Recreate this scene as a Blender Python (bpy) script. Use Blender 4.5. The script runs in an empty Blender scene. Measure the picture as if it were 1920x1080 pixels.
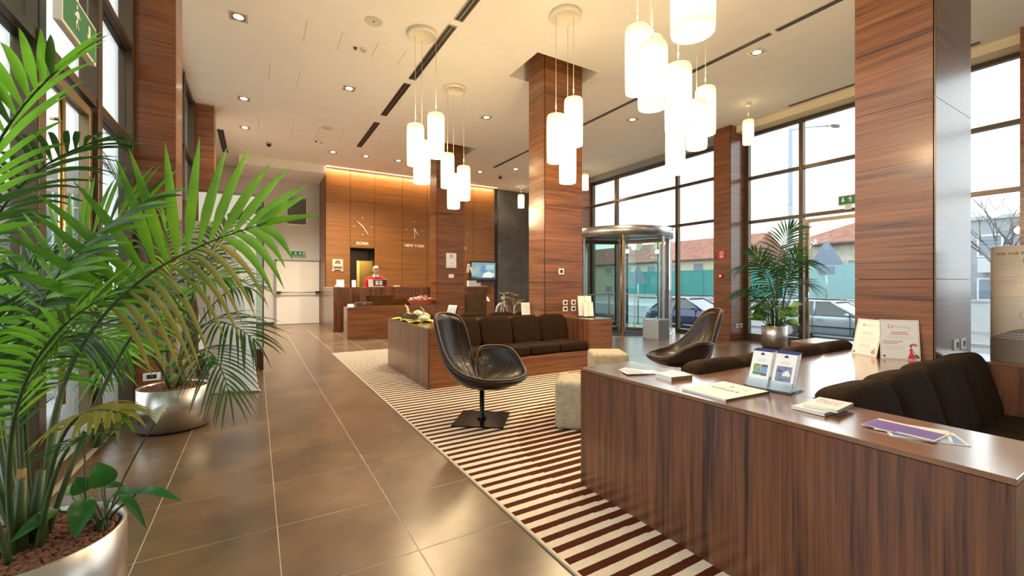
import bpy, bmesh, math, random
from mathutils import Vector, Matrix, Euler
PI = math.pi
R = math.radians
rnd = random.Random(7)
C = bpy.context.scene.collection
SC = bpy.context.scene

# ---------------------------------------------------------------- camera, sky, exposure
cam_d = bpy.data.cameras.new('camera')
cam_d.sensor_width = 36.0
cam_d.lens = 15.09
cam_d.shift_y = -7 / 1920
cam_d.clip_end = 400
cam = bpy.data.objects.new('camera', cam_d)
cam.location = (0, 0, 1.33)
cam.rotation_euler = (R(90), 0, R(-30.81))
C.objects.link(cam)
SC.camera = cam
SC.view_settings.view_transform = 'Standard'
SC.view_settings.look = 'None'
SC.view_settings.gamma = 1.0
SC.view_settings.use_curve_mapping = False
SC.view_settings.exposure = 0.5
SKY = 2.3
w = bpy.data.worlds.new('overcast')
SC.world = w
w.use_nodes = True
wn, wl_ = w.node_tree.nodes, w.node_tree.links
bg = wn['Background']
tc = wn.new('ShaderNodeTexCoord')
sep = wn.new('ShaderNodeSeparateXYZ')
wl_.new(tc.outputs['Generated'], sep.inputs[0])
nz = wn.new('ShaderNodeTexNoise'); nz.inputs['Scale'].default_value = 2.2; nz.inputs['Detail'].default_value = 4
wl_.new(tc.outputs['Generated'], nz.inputs['Vector'])
cr = wn.new('ShaderNodeValToRGB')
cr.color_ramp.elements[0].position = 0.3; cr.color_ramp.elements[0].color = (0.86, 0.93, 1.0, 1)
cr.color_ramp.elements[1].position = 0.7; cr.color_ramp.elements[1].color = (0.97, 0.99, 1.0, 1)
wl_.new(nz.outputs['Fac'], cr.inputs[0])
wl_.new(cr.outputs[0], bg.inputs['Color'])
bg.inputs['Strength'].default_value = SKY
DOWNLIGHT_W = 105.0      # each recessed ceiling lamp
PENDANT_W = 22.0        # bulb of each large pendant
SHADE_E = 2.1           # glow of the opal pendant glass

# ---------------------------------------------------------------- materials
def new_mat(name):
    m = bpy.data.materials.new(name); m.use_nodes = True
    nt = m.node_tree
    return m, nt.nodes, nt.links, nt.nodes['Principled BSDF']
_mats = {}
def mat(name, col, rough=0.5, metal=0.0, coat=0.0, noise=0.0, nscale=20.0, bump=0.0, spec=None, emit=None, estr=0.0):
    if name in _mats: return _mats[name]
    m, N, L, b = new_mat(name)
    b.inputs['Base Color'].default_value = (*col, 1)
    b.inputs['Roughness'].default_value = rough
    b.inputs['Metallic'].default_value = metal
    b.inputs['Coat Weight'].default_value = coat
    if spec is not None: b.inputs['Specular IOR Level'].default_value = spec
    if emit:
        b.inputs['Emission Color'].default_value = (*emit, 1); b.inputs['Emission Strength'].default_value = estr
    if noise or bump:
        t = N.new('ShaderNodeTexCoord'); n = N.new('ShaderNodeTexNoise')
        n.inputs['Scale'].default_value = nscale; n.inputs['Detail'].default_value = 3
        L.new(t.outputs['Object'], n.inputs['Vector'])
        if noise:
            r = N.new('ShaderNodeValToRGB')
            r.color_ramp.elements[0].position = 0.3; r.color_ramp.elements[1].position = 0.7
            r.color_ramp.elements[0].color = (*[c * (1 - noise) for c in col], 1)
            r.color_ramp.elements[1].color = (*[min(1, c * (1 + noise)) for c in col], 1)
            L.new(n.outputs['Fac'], r.inputs[0]); L.new(r.outputs[0], b.inputs['Base Color'])
        if bump:
            bp = N.new('ShaderNodeBump'); bp.inputs['Strength'].default_value = bump; bp.inputs['Distance'].default_value = 0.01
            L.new(n.outputs['Fac'], bp.inputs['Height']); L.new(bp.outputs[0], b.inputs['Normal'])
    _mats[name] = m
    return m

def wood(name, axis, light, mid, dark, rough=0.3, coat=0.25, scale=1.0):
    """Streaky walnut veneer: grain runs along the given axis ('h' horizontal, 'v' vertical, 'y' along the room)."""
    m, N, L, b = new_mat(name)
    g = N.new('ShaderNodeNewGeometry')
    s = scale
    vec = {'h': (0.35, 0.35, 7.5), 'v': (7.5, 7.5, 0.35), 'y': (7.5, 0.35, 7.5), 'x': (0.35, 7.5, 7.5)}[axis]
    def noise(mult, long_, detail, dist):
        mp = N.new('ShaderNodeMapping')
        mp.inputs['Scale'].default_value = [v * mult * s if v > 1 else v * long_ for v in vec]
        L.new(g.outputs['Position'], mp.inputs[0])
        n = N.new('ShaderNodeTexNoise'); n.inputs['Scale'].default_value = 1.0
        n.inputs['Detail'].default_value = detail; n.inputs['Distortion'].default_value = dist
        n.inputs['Roughness'].default_value = 0.6
        L.new(mp.outputs[0], n.inputs['Vector'])
        return n.outputs['Fac']
    a = noise(1.0, 1.6, 5, 0.8); c = noise(4.2, 3.0, 4, 0.3); f = noise(18.0, 6.0, 2, 0.0)
    def mix(x, y, t):
        k = N.new('ShaderNodeMix'); k.inputs[0].default_value = t
        L.new(x, k.inputs[2]); L.new(y, k.inputs[3]); return k.outputs[0]
    v = mix(mix(a, c, 0.5), f, 0.24)
    r = N.new('ShaderNodeValToRGB'); e = r.color_ramp.elements
    e[0].position = 0.37; e[0].color = (*dark, 1)
    e[1].position = 0.64; e[1].color = (*light, 1)
    q = e.new(0.47); q.color = (*mid, 1)
    L.new(v, r.inputs[0]); L.new(r.outputs[0], b.inputs['Base Color'])
    b.inputs['Roughness'].default_value = rough
    b.inputs['Coat Weight'].default_value = coat; b.inputs['Coat Roughness'].default_value = 0.16
    if coat >= 1: b.inputs['Coat IOR'].default_value = 1.9
    return m
WL, WM, WD = (0.30, 0.115, 0.038), (0.165, 0.056, 0.018), (0.042, 0.013, 0.006)
wood_h = wood('walnut veneer horizontal grain', 'h', WL, WM, WD, coat=0.22, scale=1.5)
wood_v = wood('walnut veneer vertical grain', 'v', (0.25, 0.092, 0.038), (0.115, 0.040, 0.019), (0.014, 0.006, 0.006), rough=0.3, coat=0.5)
wood_top = wood('walnut veneer worktop', 'y', (0.27, 0.12, 0.05), (0.19, 0.078, 0.030), (0.09, 0.034, 0.014), rough=0.2, coat=1.0)
wood_wall = wood('walnut veneer wall panelling', 'h', (0.26, 0.106, 0.022), (0.185, 0.069, 0.013), (0.095, 0.032, 0.006), scale=2.6, rough=0.38, coat=0.08)
dark_edge = mat('dark shadow joint', (0.03, 0.010, 0.006), 0.5)
ceil_m = mat('ceiling plaster', (0.84, 0.80, 0.73), 0.9, noise=0.02, nscale=3)
wall_grey = mat('pale grey wall paint', (0.60, 0.58, 0.55), 0.85, noise=0.02, nscale=4)
white_p = mat('white paint', (0.80, 0.80, 0.78), 0.5)
cream_p = mat('cream door paint', (0.80, 0.77, 0.70), 0.45)
steel = mat('brushed stainless steel', (0.60, 0.58, 0.56), 0.33, 1.0)
steel_d = mat('dull satin metal', (0.42, 0.43, 0.43), 0.4, 0.9)
chrome = mat('polished chrome', (0.8, 0.8, 0.8), 0.08, 1.0)
bronze = mat('bronze anodised window frame', (0.105, 0.075, 0.048), 0.33, 0.75)
bronze_l = mat('pale bronze door frame', (0.30, 0.22, 0.12), 0.32, 0.8)
black_p = mat('black plastic', (0.012, 0.012, 0.013), 0.35)
dark_grey = mat('dark grey rubber', (0.035, 0.035, 0.038), 0.7)
paper = mat('white paper', (0.78, 0.78, 0.77), 0.6)
cream = mat('cream paper', (0.74, 0.69, 0.61), 0.55)
ink = mat('grey print', (0.10, 0.10, 0.11), 0.6)
ink_l = mat('pale grey print', (0.42, 0.42, 0.44), 0.6)
red_ink = mat('red print', (0.62, 0.035, 0.03), 0.5)
rose_ink = mat('dusty rose print', (0.55, 0.20, 0.17), 0.6)
navy = mat('navy blue print', (0.018, 0.025, 0.16), 0.5)
violet = mat('violet print', (0.16, 0.10, 0.36), 0.4)
skyblue = mat('blue photo print', (0.16, 0.30, 0.58), 0.4)
teal_pr = mat('teal photo print', (0.05, 0.23, 0.27), 0.4)
green_s = mat('green exit sign face', (0.0, 0.20, 0.075), 0.4)
white_s = mat('white pictogram', (0.85, 0.88, 0.85), 0.5)
red_s = mat('red safety plastic', (0.55, 0.02, 0.02), 0.35)
leather = mat('dark brown leather', (0.013, 0.0065, 0.0036), 0.34, coat=0.08, bump=0.04, nscale=160, spec=0.32)
piping_m = mat('tan seam piping', (0.13, 0.075, 0.035), 0.5)
slate_m = mat('dark slate tile', (0.085, 0.082, 0.082), 0.5, noise=0.25, nscale=3, bump=0.1)
rubber_mat = mat('charcoal entrance matting', (0.045, 0.048, 0.056), 0.9, noise=0.3, nscale=90)

def fabric(name, c0, c1, scale, bump=0.5, sheen=0.0):
    m, N, L, b = new_mat(name)
    t = N.new('ShaderNodeTexCoord')
    v = N.new('ShaderNodeTexVoronoi'); v.inputs['Scale'].default_value = scale
    L.new(t.outputs['Object'], v.inputs['Vector'])
    n = N.new('ShaderNodeTexNoise'); n.inputs['Scale'].default_value = scale * 0.12
    L.new(t.outputs['Object'], n.inputs['Vector'])
    k = N.new('ShaderNodeMix'); k.inputs[0].default_value = 0.35
    L.new(v.outputs['Distance'], k.inputs[2]); L.new(n.outputs['Fac'], k.inputs[3])
    r = N.new('ShaderNodeValToRGB')
    r.color_ramp.elements[0].position = 0.2; r.color_ramp.elements[0].color = (*c0, 1)
    r.color_ramp.elements[1].position = 0.75; r.color_ramp.elements[1].color = (*c1, 1)
    L.new(k.outputs[0], r.inputs[0]); L.new(r.outputs[0], b.inputs['Base Color'])
    b.inputs['Roughness'].default_value = 0.95; b.inputs['Sheen Weight'].default_value = sheen
    b.inputs['Specular IOR Level'].default_value = 0.15
    bp = N.new('ShaderNodeBump'); bp.inputs['Strength'].default_value = bump; bp.inputs['Distance'].default_value = 0.004
    L.new(v.outputs['Distance'], bp.inputs['Height']); L.new(bp.outputs[0], b.inputs['Normal'])
    return m
brown_fab = fabric('dark brown ribbed fabric', (0.008, 0.004, 0.0016), (0.036, 0.018, 0.0068), 130)
tweed = fabric('beige tweed', (0.22, 0.18, 0.12), (0.52, 0.45, 0.33), 170, 0.6)
cloth_y = fabric('yellow green felt', (0.42, 0.38, 0.06), (0.62, 0.58, 0.17), 60, 0.3)

def glass_mat(name, tint, gloss=0.10, rough=0.0):
    m, N, L, b = new_mat(name)
    N.remove(b)
    out = N['Material Output']
    tr = N.new('ShaderNodeBsdfTransparent'); tr.inputs[0].default_value = (*tint, 1)
    gl = N.new('ShaderNodeBsdfGlossy'); gl.inputs['Roughness'].default_value = rough
    lw = N.new('ShaderNodeFresnel'); lw.inputs['IOR'].default_value = 1.45
    mx = N.new('ShaderNodeMixShader')
    mu = N.new('ShaderNodeMath'); mu.operation = 'MULTIPLY'; mu.inputs[1].default_value = gloss * 10
    mu.use_clamp = True
    L.new(lw.outputs[0], mu.inputs[0]); L.new(mu.outputs[0], mx.inputs[0])
    L.new(tr.outputs[0], mx.inputs[1]); L.new(gl.outputs[0], mx.inputs[2]); L.new(mx.outputs[0], out.inputs[0])
    return m
glass = glass_mat('clear window glass', (0.95, 0.98, 0.97), 0.07)
glass_t = glass_mat('greenish door glass', (0.72, 0.88, 0.87), 0.08)
acrylic = glass_mat('clear acrylic', (0.90, 0.93, 0.95), 0.10, 0.05)
frost_m, _N, _L, _b = new_mat('frosted film glass')
_b.inputs['Base Color'].default_value = (0.82, 0.86, 0.9, 1); _b.inputs['Roughness'].default_value = 0.4
_b.inputs['Alpha'].default_value = 0.75

def tile_mat():
    m, N, L, b = new_mat('brown porcelain floor tile')
    g = N.new('ShaderNodeNewGeometry'); oi = N.new('ShaderNodeObjectInfo')
    n = N.new('ShaderNodeTexNoise'); n.inputs['Scale'].default_value = 2.0; n.inputs['Detail'].default_value = 3; n.inputs['Roughness'].default_value = 0.5
    n.inputs['Distortion'].default_value = 0.15
    L.new(g.outputs['Position'], n.inputs['Vector'])
    r = N.new('ShaderNodeValToRGB'); e = r.color_ramp.elements
    e[0].position = 0.28; e[0].color = (0.082, 0.049, 0.028, 1)
    e[1].position = 0.72; e[1].color = (0.178, 0.110, 0.058, 1)
    L.new(n.outputs['Fac'], r.inputs[0])
    h = N.new('ShaderNodeHueSaturation')
    mr = N.new('ShaderNodeMapRange'); mr.inputs['To Min'].default_value = 0.88; mr.inputs['To Max'].default_value = 1.12
    L.new(oi.outputs['Random'], mr.inputs['Value']); L.new(mr.outputs[0], h.inputs['Value'])
    L.new(r.outputs[0], h.inputs['Color']); L.new(h.outputs[0], b.inputs['Base Color'])
    b.inputs['Roughness'].default_value = 0.26
    b.inputs['Specular IOR Level'].default_value = 0.7
    return m
tile_m = tile_mat()
grout = mat('pale grout', (0.50, 0.43, 0.36), 0.85)

def carpet_mat():
    m, N, L, b = new_mat('striped wool carpet')
    g = N.new('ShaderNodeNewGeometry'); s = N.new('ShaderNodeSeparateXYZ'); L.new(g.outputs['Position'], s.inputs[0])
    def math_(op, a, c=None):
        k = N.new('ShaderNodeMath'); k.operation = op
        for i, v in enumerate((a, c)):
            if v is None: continue
            if isinstance(v, (int, float)): k.inputs[i].default_value = v
            else: L.new(v, k.inputs[i])
        return k.outputs[0]
    nw = N.new('ShaderNodeTexNoise'); nw.inputs['Scale'].default_value = 30
    L.new(g.outputs['Position'], nw.inputs['Vector'])
    wob = math_('MULTIPLY', math_('SUBTRACT', nw.outputs['Fac'], 0.5), 0.006)
    y = math_('ADD', math_('ADD', s.outputs['Y'], 0.035), wob)
    p = 0.0985
    ph = math_('FRACT', math_('DIVIDE', y, p))
    row = math_('MULTIPLY', math_('FLOOR', math_('DIVIDE', y, p)), p)
    def disc(cx, cy, r):
        dx = math_('SUBTRACT', s.outputs['X'], cx); dy = math_('SUBTRACT', row, cy)
        d2 = math_('ADD', math_('MULTIPLY', dx, dx), math_('MULTIPLY', dy, dy))
        return math_('LESS_THAN', d2, r * r)
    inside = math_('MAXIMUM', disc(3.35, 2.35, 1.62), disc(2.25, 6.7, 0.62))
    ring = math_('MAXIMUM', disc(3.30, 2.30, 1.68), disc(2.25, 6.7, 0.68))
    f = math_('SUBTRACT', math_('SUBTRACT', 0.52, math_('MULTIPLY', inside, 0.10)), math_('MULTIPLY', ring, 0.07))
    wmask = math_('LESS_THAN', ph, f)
    k = N.new('ShaderNodeMix'); k.data_type = 'RGBA'
    L.new(wmask, k.inputs[0])
    k.inputs[6].default_value = (0.080, 0.020, 0.008, 1); k.inputs[7].default_value = (0.70, 0.61, 0.48, 1)
    n = N.new('ShaderNodeTexNoise'); n.inputs['Scale'].default_value = 220
    L.new(g.outputs['Position'], n.inputs['Vector'])
    h = N.new('ShaderNodeHueSaturation')
    mr = N.new('ShaderNodeMapRange'); mr.inputs['To Min'].default_value = 0.8; mr.inputs['To Max'].default_value = 1.2
    L.new(n.outputs['Fac'], mr.inputs['Value']); L.new(mr.outputs[0], h.inputs['Value'])
    L.new(k.outputs[2], h.inputs['Color']); L.new(h.outputs[0], b.inputs['Base Color'])
    b.inputs['Roughness'].default_value = 0.95; b.inputs['Specular IOR Level'].default_value = 0.1
    bp = N.new('ShaderNodeBump'); bp.inputs['Strength'].default_value = 0.5; bp.inputs['Distance'].default_value = 0.004
    L.new(n.outputs['Fac'], bp.inputs['Height']); L.new(bp.outputs[0], b.inputs['Normal'])
    return m
carpet_m = carpet_mat()

def shade_mat():
    m, N, L, b = new_mat('lit opal glass shade')
    b.inputs['Base Color'].default_value = (0.6, 0.56, 0.46, 1)
    b.inputs['Roughness'].default_value = 0.35
    b.inputs['Emission Color'].default_value = (1.0, 0.78, 0.40, 1)
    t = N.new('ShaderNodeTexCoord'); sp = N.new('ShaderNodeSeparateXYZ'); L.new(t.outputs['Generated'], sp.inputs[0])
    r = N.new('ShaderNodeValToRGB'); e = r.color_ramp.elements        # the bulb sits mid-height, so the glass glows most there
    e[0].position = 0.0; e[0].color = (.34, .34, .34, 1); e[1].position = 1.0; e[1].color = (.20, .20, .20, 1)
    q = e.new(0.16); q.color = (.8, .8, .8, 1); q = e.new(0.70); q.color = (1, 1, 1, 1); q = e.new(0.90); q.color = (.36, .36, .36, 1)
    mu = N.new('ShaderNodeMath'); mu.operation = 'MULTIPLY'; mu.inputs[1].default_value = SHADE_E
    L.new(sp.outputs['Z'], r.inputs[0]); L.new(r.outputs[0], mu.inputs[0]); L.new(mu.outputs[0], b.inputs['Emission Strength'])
    return m
shade_m = shade_mat()
bulb_m = mat('lit lamp', (1, 1, 1), 0.4, emit=(1.0, 0.88, 0.66), estr=14.0)
can_m = mat('lit downlight lamp', (1, 1, 1), 0.4, emit=(1.0, 0.90, 0.74), estr=10.0)

def leaf_mat(name, c0, c1, trans=0.35):
    m, N, L, b = new_mat(name)
    out = N['Material Output']
    t = N.new('ShaderNodeTexCoord'); n = N.new('ShaderNodeTexNoise'); n.inputs['Scale'].default_value = 3.5; n.inputs['Detail'].default_value = 3
    L.new(t.outputs['Object'], n.inputs['Vector'])
    r = N.new('ShaderNodeValToRGB')
    r.color_ramp.elements[0].position = 0.35; r.color_ramp.elements[0].color = (*c0, 1)
    r.color_ramp.elements[1].position = 0.65; r.color_ramp.elements[1].color = (*c1, 1)
    L.new(n.outputs['Fac'], r.inputs[0]); L.new(r.outputs[0], b.inputs['Base Color'])
    b.inputs['Roughness'].default_value = 0.33
    tl = N.new('ShaderNodeBsdfTranslucent'); 
    hs = N.new('ShaderNodeHueSaturation'); hs.inputs['Value'].default_value = 2.2; hs.inputs['Hue'].default_value = 0.485
    L.new(r.outputs[0], hs.inputs['Color']); L.new(hs.outputs[0], tl.inputs['Color'])
    mx = N.new('ShaderNodeMixShader'); mx.inputs[0].default_value = trans
    L.new(b.outputs[0], mx.inputs[1]); L.new(tl.outputs[0], mx.inputs[2]); L.new(mx.outputs[0], out.inputs[0])
    return m
leaf_b = leaf_mat('bright palm green', (0.045, 0.165, 0.010), (0.115, 0.33, 0.022), 0.42)
leaf_d = leaf_mat('deep palm green', (0.012, 0.052, 0.010), (0.03, 0.10, 0.016), 0.3)
leaf_y = leaf_mat('yellowing palm green', (0.12, 0.17, 0.018), (0.30, 0.27, 0.05), 0.3)
leaf_l = leaf_mat('lily leaf green', (0.012, 0.085, 0.014), (0.028, 0.16, 0.022), 0.2)
leaf_v = leaf_mat('variegated leaf green', (0.04, 0.17, 0.02), (0.36, 0.50, 0.14), 0.3)
stem_m = mat('green stem', (0.040, 0.075, 0.018), 0.45, noise=0.3, nscale=12)
bark_m = mat('fibrous palm bark', (0.30, 0.19, 0.09), 0.9, noise=0.45, nscale=40, bump=0.6)
lily_w = mat('ivory lily petal', (0.85, 0.80, 0.62), 0.45)
pebble_m = mat('fired clay pebbles', (0.17, 0.068, 0.036), 0.8, noise=0.35, nscale=18, bump=0.3)
soil_m = mat('dark clay granules', (0.10, 0.042, 0.024), 0.95, noise=0.5, nscale=45, bump=0.8)

# ---------------------------------------------------------------- helpers
WLOC = {}
class MB:
    """Collects simple shapes and links them as ONE mesh object."""
    def __init__(s): s.v = []; s.f = []; s.mi = []; s.sm = []
    def add(s, vs, fs, mi=0, smooth=False):
        o = len(s.v); s.v += [tuple(p) for p in vs]
        for f in fs: s.f.append([i + o for i in f]); s.mi.append(mi); s.sm.append(smooth)
        return s
    def box(s, x0, x1, y0, y1, z0, z1, mi=0):
        v = [(x, y, z) for z in (z0, z1) for y in (y0, y1) for x in (x0, x1)]
        return s.add(v, [(0, 2, 3, 1), (4, 5, 7, 6), (0, 1, 5, 4), (2, 6, 7, 3), (0, 4, 6, 2), (1, 3, 7, 5)], mi)
    def obox(s, mat4, sx, sy, sz, mi=0):
        v = [mat4 @ Vector((x * sx / 2, y * sy / 2, z * sz / 2)) for z in (-1, 1) for y in (-1, 1) for x in (-1, 1)]
        return s.add(v, [(0, 2, 3, 1), (4, 5, 7, 6), (0, 1, 5, 4), (2, 6, 7, 3), (0, 4, 6, 2), (1, 3, 7, 5)], mi)
    def lathe(s, prof, n=24, c=(0, 0), mi=0, smooth=True, cap=True, a0=0.0, a1=2 * PI):
        full = abs(a1 - a0 - 2 * PI) < 1e-6
        m = n if full else n + 1
        v = []
        for r, z in prof:
            for i in range(m):
                a = a0 + (a1 - a0) * i / n
                v.append((c[0] + r * math.cos(a), c[1] + r * math.sin(a), z))
        fs = []
        for j in range(len(prof) - 1):
            for i in range(n):
                k = (i + 1) % m
                fs.append((j * m + i, j * m + k, (j + 1) * m + k, (j + 1) * m + i))
        s.add(v, fs, mi, smooth)
        if cap and full:
            o = len(s.v) - len(v)
            if prof[0][0] > 1e-5: s.f.append([o + i for i in range(m)][::-1]); s.mi.append(mi); s.sm.append(False)
            if prof[-1][0] > 1e-5: s.f.append([o + (len(prof) - 1) * m + i for i in range(m)]); s.mi.append(mi); s.sm.append(False)
        return s
    def tube(s, pts, rad, n=8, mi=0, smooth=True, flat=1.0):
        pts = [Vector(p) for p in pts]
        if not hasattr(rad, '__len__'): rad = [rad] * len(pts)
        v = []; up = None
        for i, p in enumerate(pts):
            t = (pts[min(i + 1, len(pts) - 1)] - pts[max(i - 1, 0)]).normalized()
            if up is None:
                up = Vector((0, 0, 1)) if abs(t.z) < 0.9 else Vector((1, 0, 0))
            a = t.cross(up)
            if a.length < 1e-4: a = t.orthogonal()
            a.normalize(); b = a.cross(t).normalized(); up = b
            for k in range(n):
                q = 2 * PI * k / n
                v.append(p + a * math.cos(q) * rad[i] + b * math.sin(q) * rad[i] * flat)
        fs = []
        for j in range(len(pts) - 1):
            for k in range(n):
                k2 = (k + 1) % n
                fs.append((j * n + k, (j + 1) * n + k, (j + 1) * n + k2, j * n + k2))
        fs.append(tuple(range(n))); fs.append(tuple((len(pts) - 1) * n + k for k in range(n))[::-1])
        return s.add(v, fs, mi, smooth)
    def prism(s, poly, fn, d0, d1, mi=0, smooth=False):
        """poly (a,b) extruded from d0 to d1; fn(a,b,d) -> xyz"""
        n = len(poly)
        v = [fn(a, b, d0) for a, b in poly] + [fn(a, b, d1) for a, b in poly]
        fs = [tuple(range(n))[::-1], tuple(range(n, 2 * n))] + [(i, (i + 1) % n, n + (i + 1) % n, n + i) for i in range(n)]
        return s.add(v, fs, mi, smooth)
    def grid(s, pts, mi=0, smooth=True, closed_u=False):
        nu, nv = len(pts), len(pts[0])
        v = [p for row in pts for p in row]
        fs = []
        for i in range(nu if closed_u else nu - 1):
            i2 = (i + 1) % nu
            for j in range(nv - 1):
                fs.append((i * nv + j, i2 * nv + j, i2 * nv + j + 1, i * nv + j + 1))
        return s.add(v, fs, mi, smooth)
    def ball(s, c, rx, ry=None, rz=None, n=10, m=6, mi=0, rot=None):
        ry = ry or rx; rz = rz or rx
        rows = []
        for j in range(m + 1):
            a = PI * j / m
            row = []
            for i in range(n):
                b = 2 * PI * i / n
                p = Vector((rx * math.sin(a) * math.cos(b), ry * math.sin(a) * math.sin(b), rz * math.cos(a)))
                if rot: p = rot @ p
                row.append(Vector(c) + p)
            rows.append(row)
        v = [p for r_ in rows for p in r_]
        fs = []
        for j in range(m):
            for i in range(n):
                i2 = (i + 1) % n
                fs.append((j * n + i, (j + 1) * n + i, (j + 1) * n + i2, j * n + i2))
        return s.add(v, fs, mi, True)
    def mesh(s, name, mats, off=(0, 0, 0)):
        me = bpy.data.meshes.new(name)
        me.from_pydata([(p[0] - off[0], p[1] - off[1], p[2] - off[2]) for p in s.v], [], s.f)
        me.polygons.foreach_set('material_index', s.mi); me.polygons.foreach_set('use_smooth', s.sm)
        for m in (mats if isinstance(mats, (list, tuple)) else [mats]): me.materials.append(m)
        bm = bmesh.new(); bm.from_mesh(me)
        bmesh.ops.recalc_face_normals(bm, faces=bm.faces[:]); bm.to_mesh(me); bm.free()
        me.update()
        return me
    def build(s, name, mats, parent=None, base=None, bevel=0.0, seg=2, solid=0.0, sub=0):
        """World coordinates; with a parent they become local to it. base sets the origin of a top-level mesh."""
        off = WLOC.get(parent.name, (0, 0, 0)) if parent else (base or (0, 0, 0))
        o = bpy.data.objects.new(name, s.mesh(name, mats, off))
        C.objects.link(o)
        if parent: o.parent = parent
        else: o.location = off
        WLOC[o.name] = off
        if solid:
            q = o.modifiers.new('thick', 'SOLIDIFY'); q.thickness = solid; q.offset = 0
        if sub:
            q = o.modifiers.new('smooth', 'SUBSURF'); q.levels = sub; q.render_levels = sub
        if bevel:
            q = o.modifiers.new('bevel', 'BEVEL'); q.width = bevel; q.segments = seg; q.limit_method = 'ANGLE'
        return o

def tag(o, label=None, cat=None, group=None, kind=None):
    if label: o['label'] = label
    if cat: o['category'] = cat
    if group: o['group'] = group
    if kind: o['kind'] = kind
    return o
def thing(name, loc, label=None, cat=None, group=None, rz=0.0, kind=None):
    o = bpy.data.objects.new(name, None); o.empty_display_size = 0.1
    C.objects.link(o); o.location = loc; o.rotation_euler = (0, 0, rz)
    WLOC[o.name] = tuple(loc) if rz == 0.0 else (0, 0, 0)
    return tag(o, label, cat, group, kind)
def linkmesh(name, me, parent=None, loc=(0, 0, 0), rot=(0, 0, 0), scale=(1, 1, 1)):
    o = bpy.data.objects.new(name, me); C.objects.link(o)
    o.location = loc; o.rotation_euler = rot; o.scale = scale
    if parent: o.parent = parent
    return o
def children_of(o): return list(o.children)
def copy_tree(o, parent=None):
    c = o.copy(); C.objects.link(c)
    WLOC[c.name] = WLOC.get(o.name, (0, 0, 0))
    if parent: c.parent = parent
    for ch in children_of(o): copy_tree(ch, c)
    return c
def structure(name, mb, m, bevel=0.0, parent=None):
    o = mb.build(name, m, parent, bevel=bevel)
    if not parent: o['kind'] = 'structure'
    return o
ROT_WALL = (R(90), 0, 0)            # reads on a wall that faces the viewer down the room
ROT_SIDE = (R(90), 0, R(-90))       # reads on a wall that faces the left side of the room
def text(s, size, m, parent, loc, rot, name='lettering', align='CENTER', depth=0.001, bold=0.0, matrix=None, sx=1.0):
    cu = bpy.data.curves.new(name, 'FONT'); cu.body = s; cu.size = size; cu.extrude = depth; cu.align_x = align; cu.offset = bold
    cu.resolution_u = 2
    tmp = bpy.data.objects.new('tmp', cu); C.objects.link(tmp)
    dg = bpy.context.evaluated_depsgraph_get()
    me = bpy.data.meshes.new_from_object(tmp.evaluated_get(dg))
    bpy.data.objects.remove(tmp); bpy.data.curves.remove(cu)
    me.materials.clear(); me.materials.append(m)
    o = bpy.data.objects.new(name, me); C.objects.link(o)
    if matrix is not None:
        o.parent = parent; o.matrix_local = matrix
    else:
        off = WLOC.get(parent.name, (0, 0, 0)) if parent else (0, 0, 0)
        o.parent = parent
        o.location = (loc[0] - off[0], loc[1] - off[1], loc[2] - off[2]); o.rotation_euler = rot
        o.scale = (sx, 1, 1)
    WLOC[o.name] = WLOC.get(parent.name, (0, 0, 0)) if parent else (0, 0, 0)
    return o
def bez(p0, p1, p2, p3, n):
    p0, p1, p2, p3 = map(Vector, (p0, p1, p2, p3)); out = []
    for i in range(n + 1):
        t = i / n; u = 1 - t
        out.append(p0 * u ** 3 + p1 * 3 * u * u * t + p2 * 3 * u * t * t + p3 * t ** 3)
    return out
H = 5.05
# ---------------------------------------------------------------- floor
fl = MB().box(-1.3, 10.3, -5, 16.3, -0.3, -0.0015)
floor = structure('floor', fl, grout)
TS = 0.6
cells = []
for i in range(-1, 18):
    for j in range(-10, 24):
        x0, y0 = -0.5 + TS * i, 2.08 + TS * j
        x1, y1 = x0 + TS, y0 + TS
        if x1 < -1.15 or x0 > 10.1 or y0 > 16.1 or y1 < -4.5: continue
        if x0 > 1.29 and x1 < 4.7 and y0 > -3 and y1 < 8.7: continue       # under the carpet
        cx, cy = x0 + 0.3, y0 + 0.3
        dep = cx * 0.5122 + cy * 0.8589; lat = cx * 0.8589 - cy * 0.5122
        seen = dep > 0.6 and abs(lat) < dep * 1.25 + 0.5
        cells.append((0 if seen else 1, cx * cx + cy * cy, x0, y0))
cells.sort()
g = 0.0023
me_tile = MB().add([(g, g, -0.004), (TS - g, g, -0.004), (TS - g, TS - g, -0.004), (g, TS - g, -0.004),
                    (g, g, -0.001), (TS - g, g, -0.001), (TS - g, TS - g, -0.001), (g, TS - g, -0.001),
                    (g + .001, g + .001, 0), (TS - g - .001, g + .001, 0), (TS - g - .001, TS - g - .001, 0), (g + .001, TS - g - .001, 0)],
                   [(0, 1, 5, 4), (1, 2, 6, 5), (2, 3, 7, 6), (3, 0, 4, 7), (4, 5, 9, 8), (5, 6, 10, 9), (6, 7, 11, 10), (7, 4, 8, 11), (8, 9, 10, 11)]).mesh('tile', tile_m)
far = MB()
for k, (_, _, x0, y0) in enumerate(cells):
    if k < 300:
        linkmesh('tile', me_tile, floor, (x0, y0, 0))
    else:
        far.box(x0 + g, x0 + TS - g, y0 + g, y0 + TS - g, -0.004, 0)
tag(far.build('far_tiles', tile_m, floor), kind='stuff')

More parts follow.
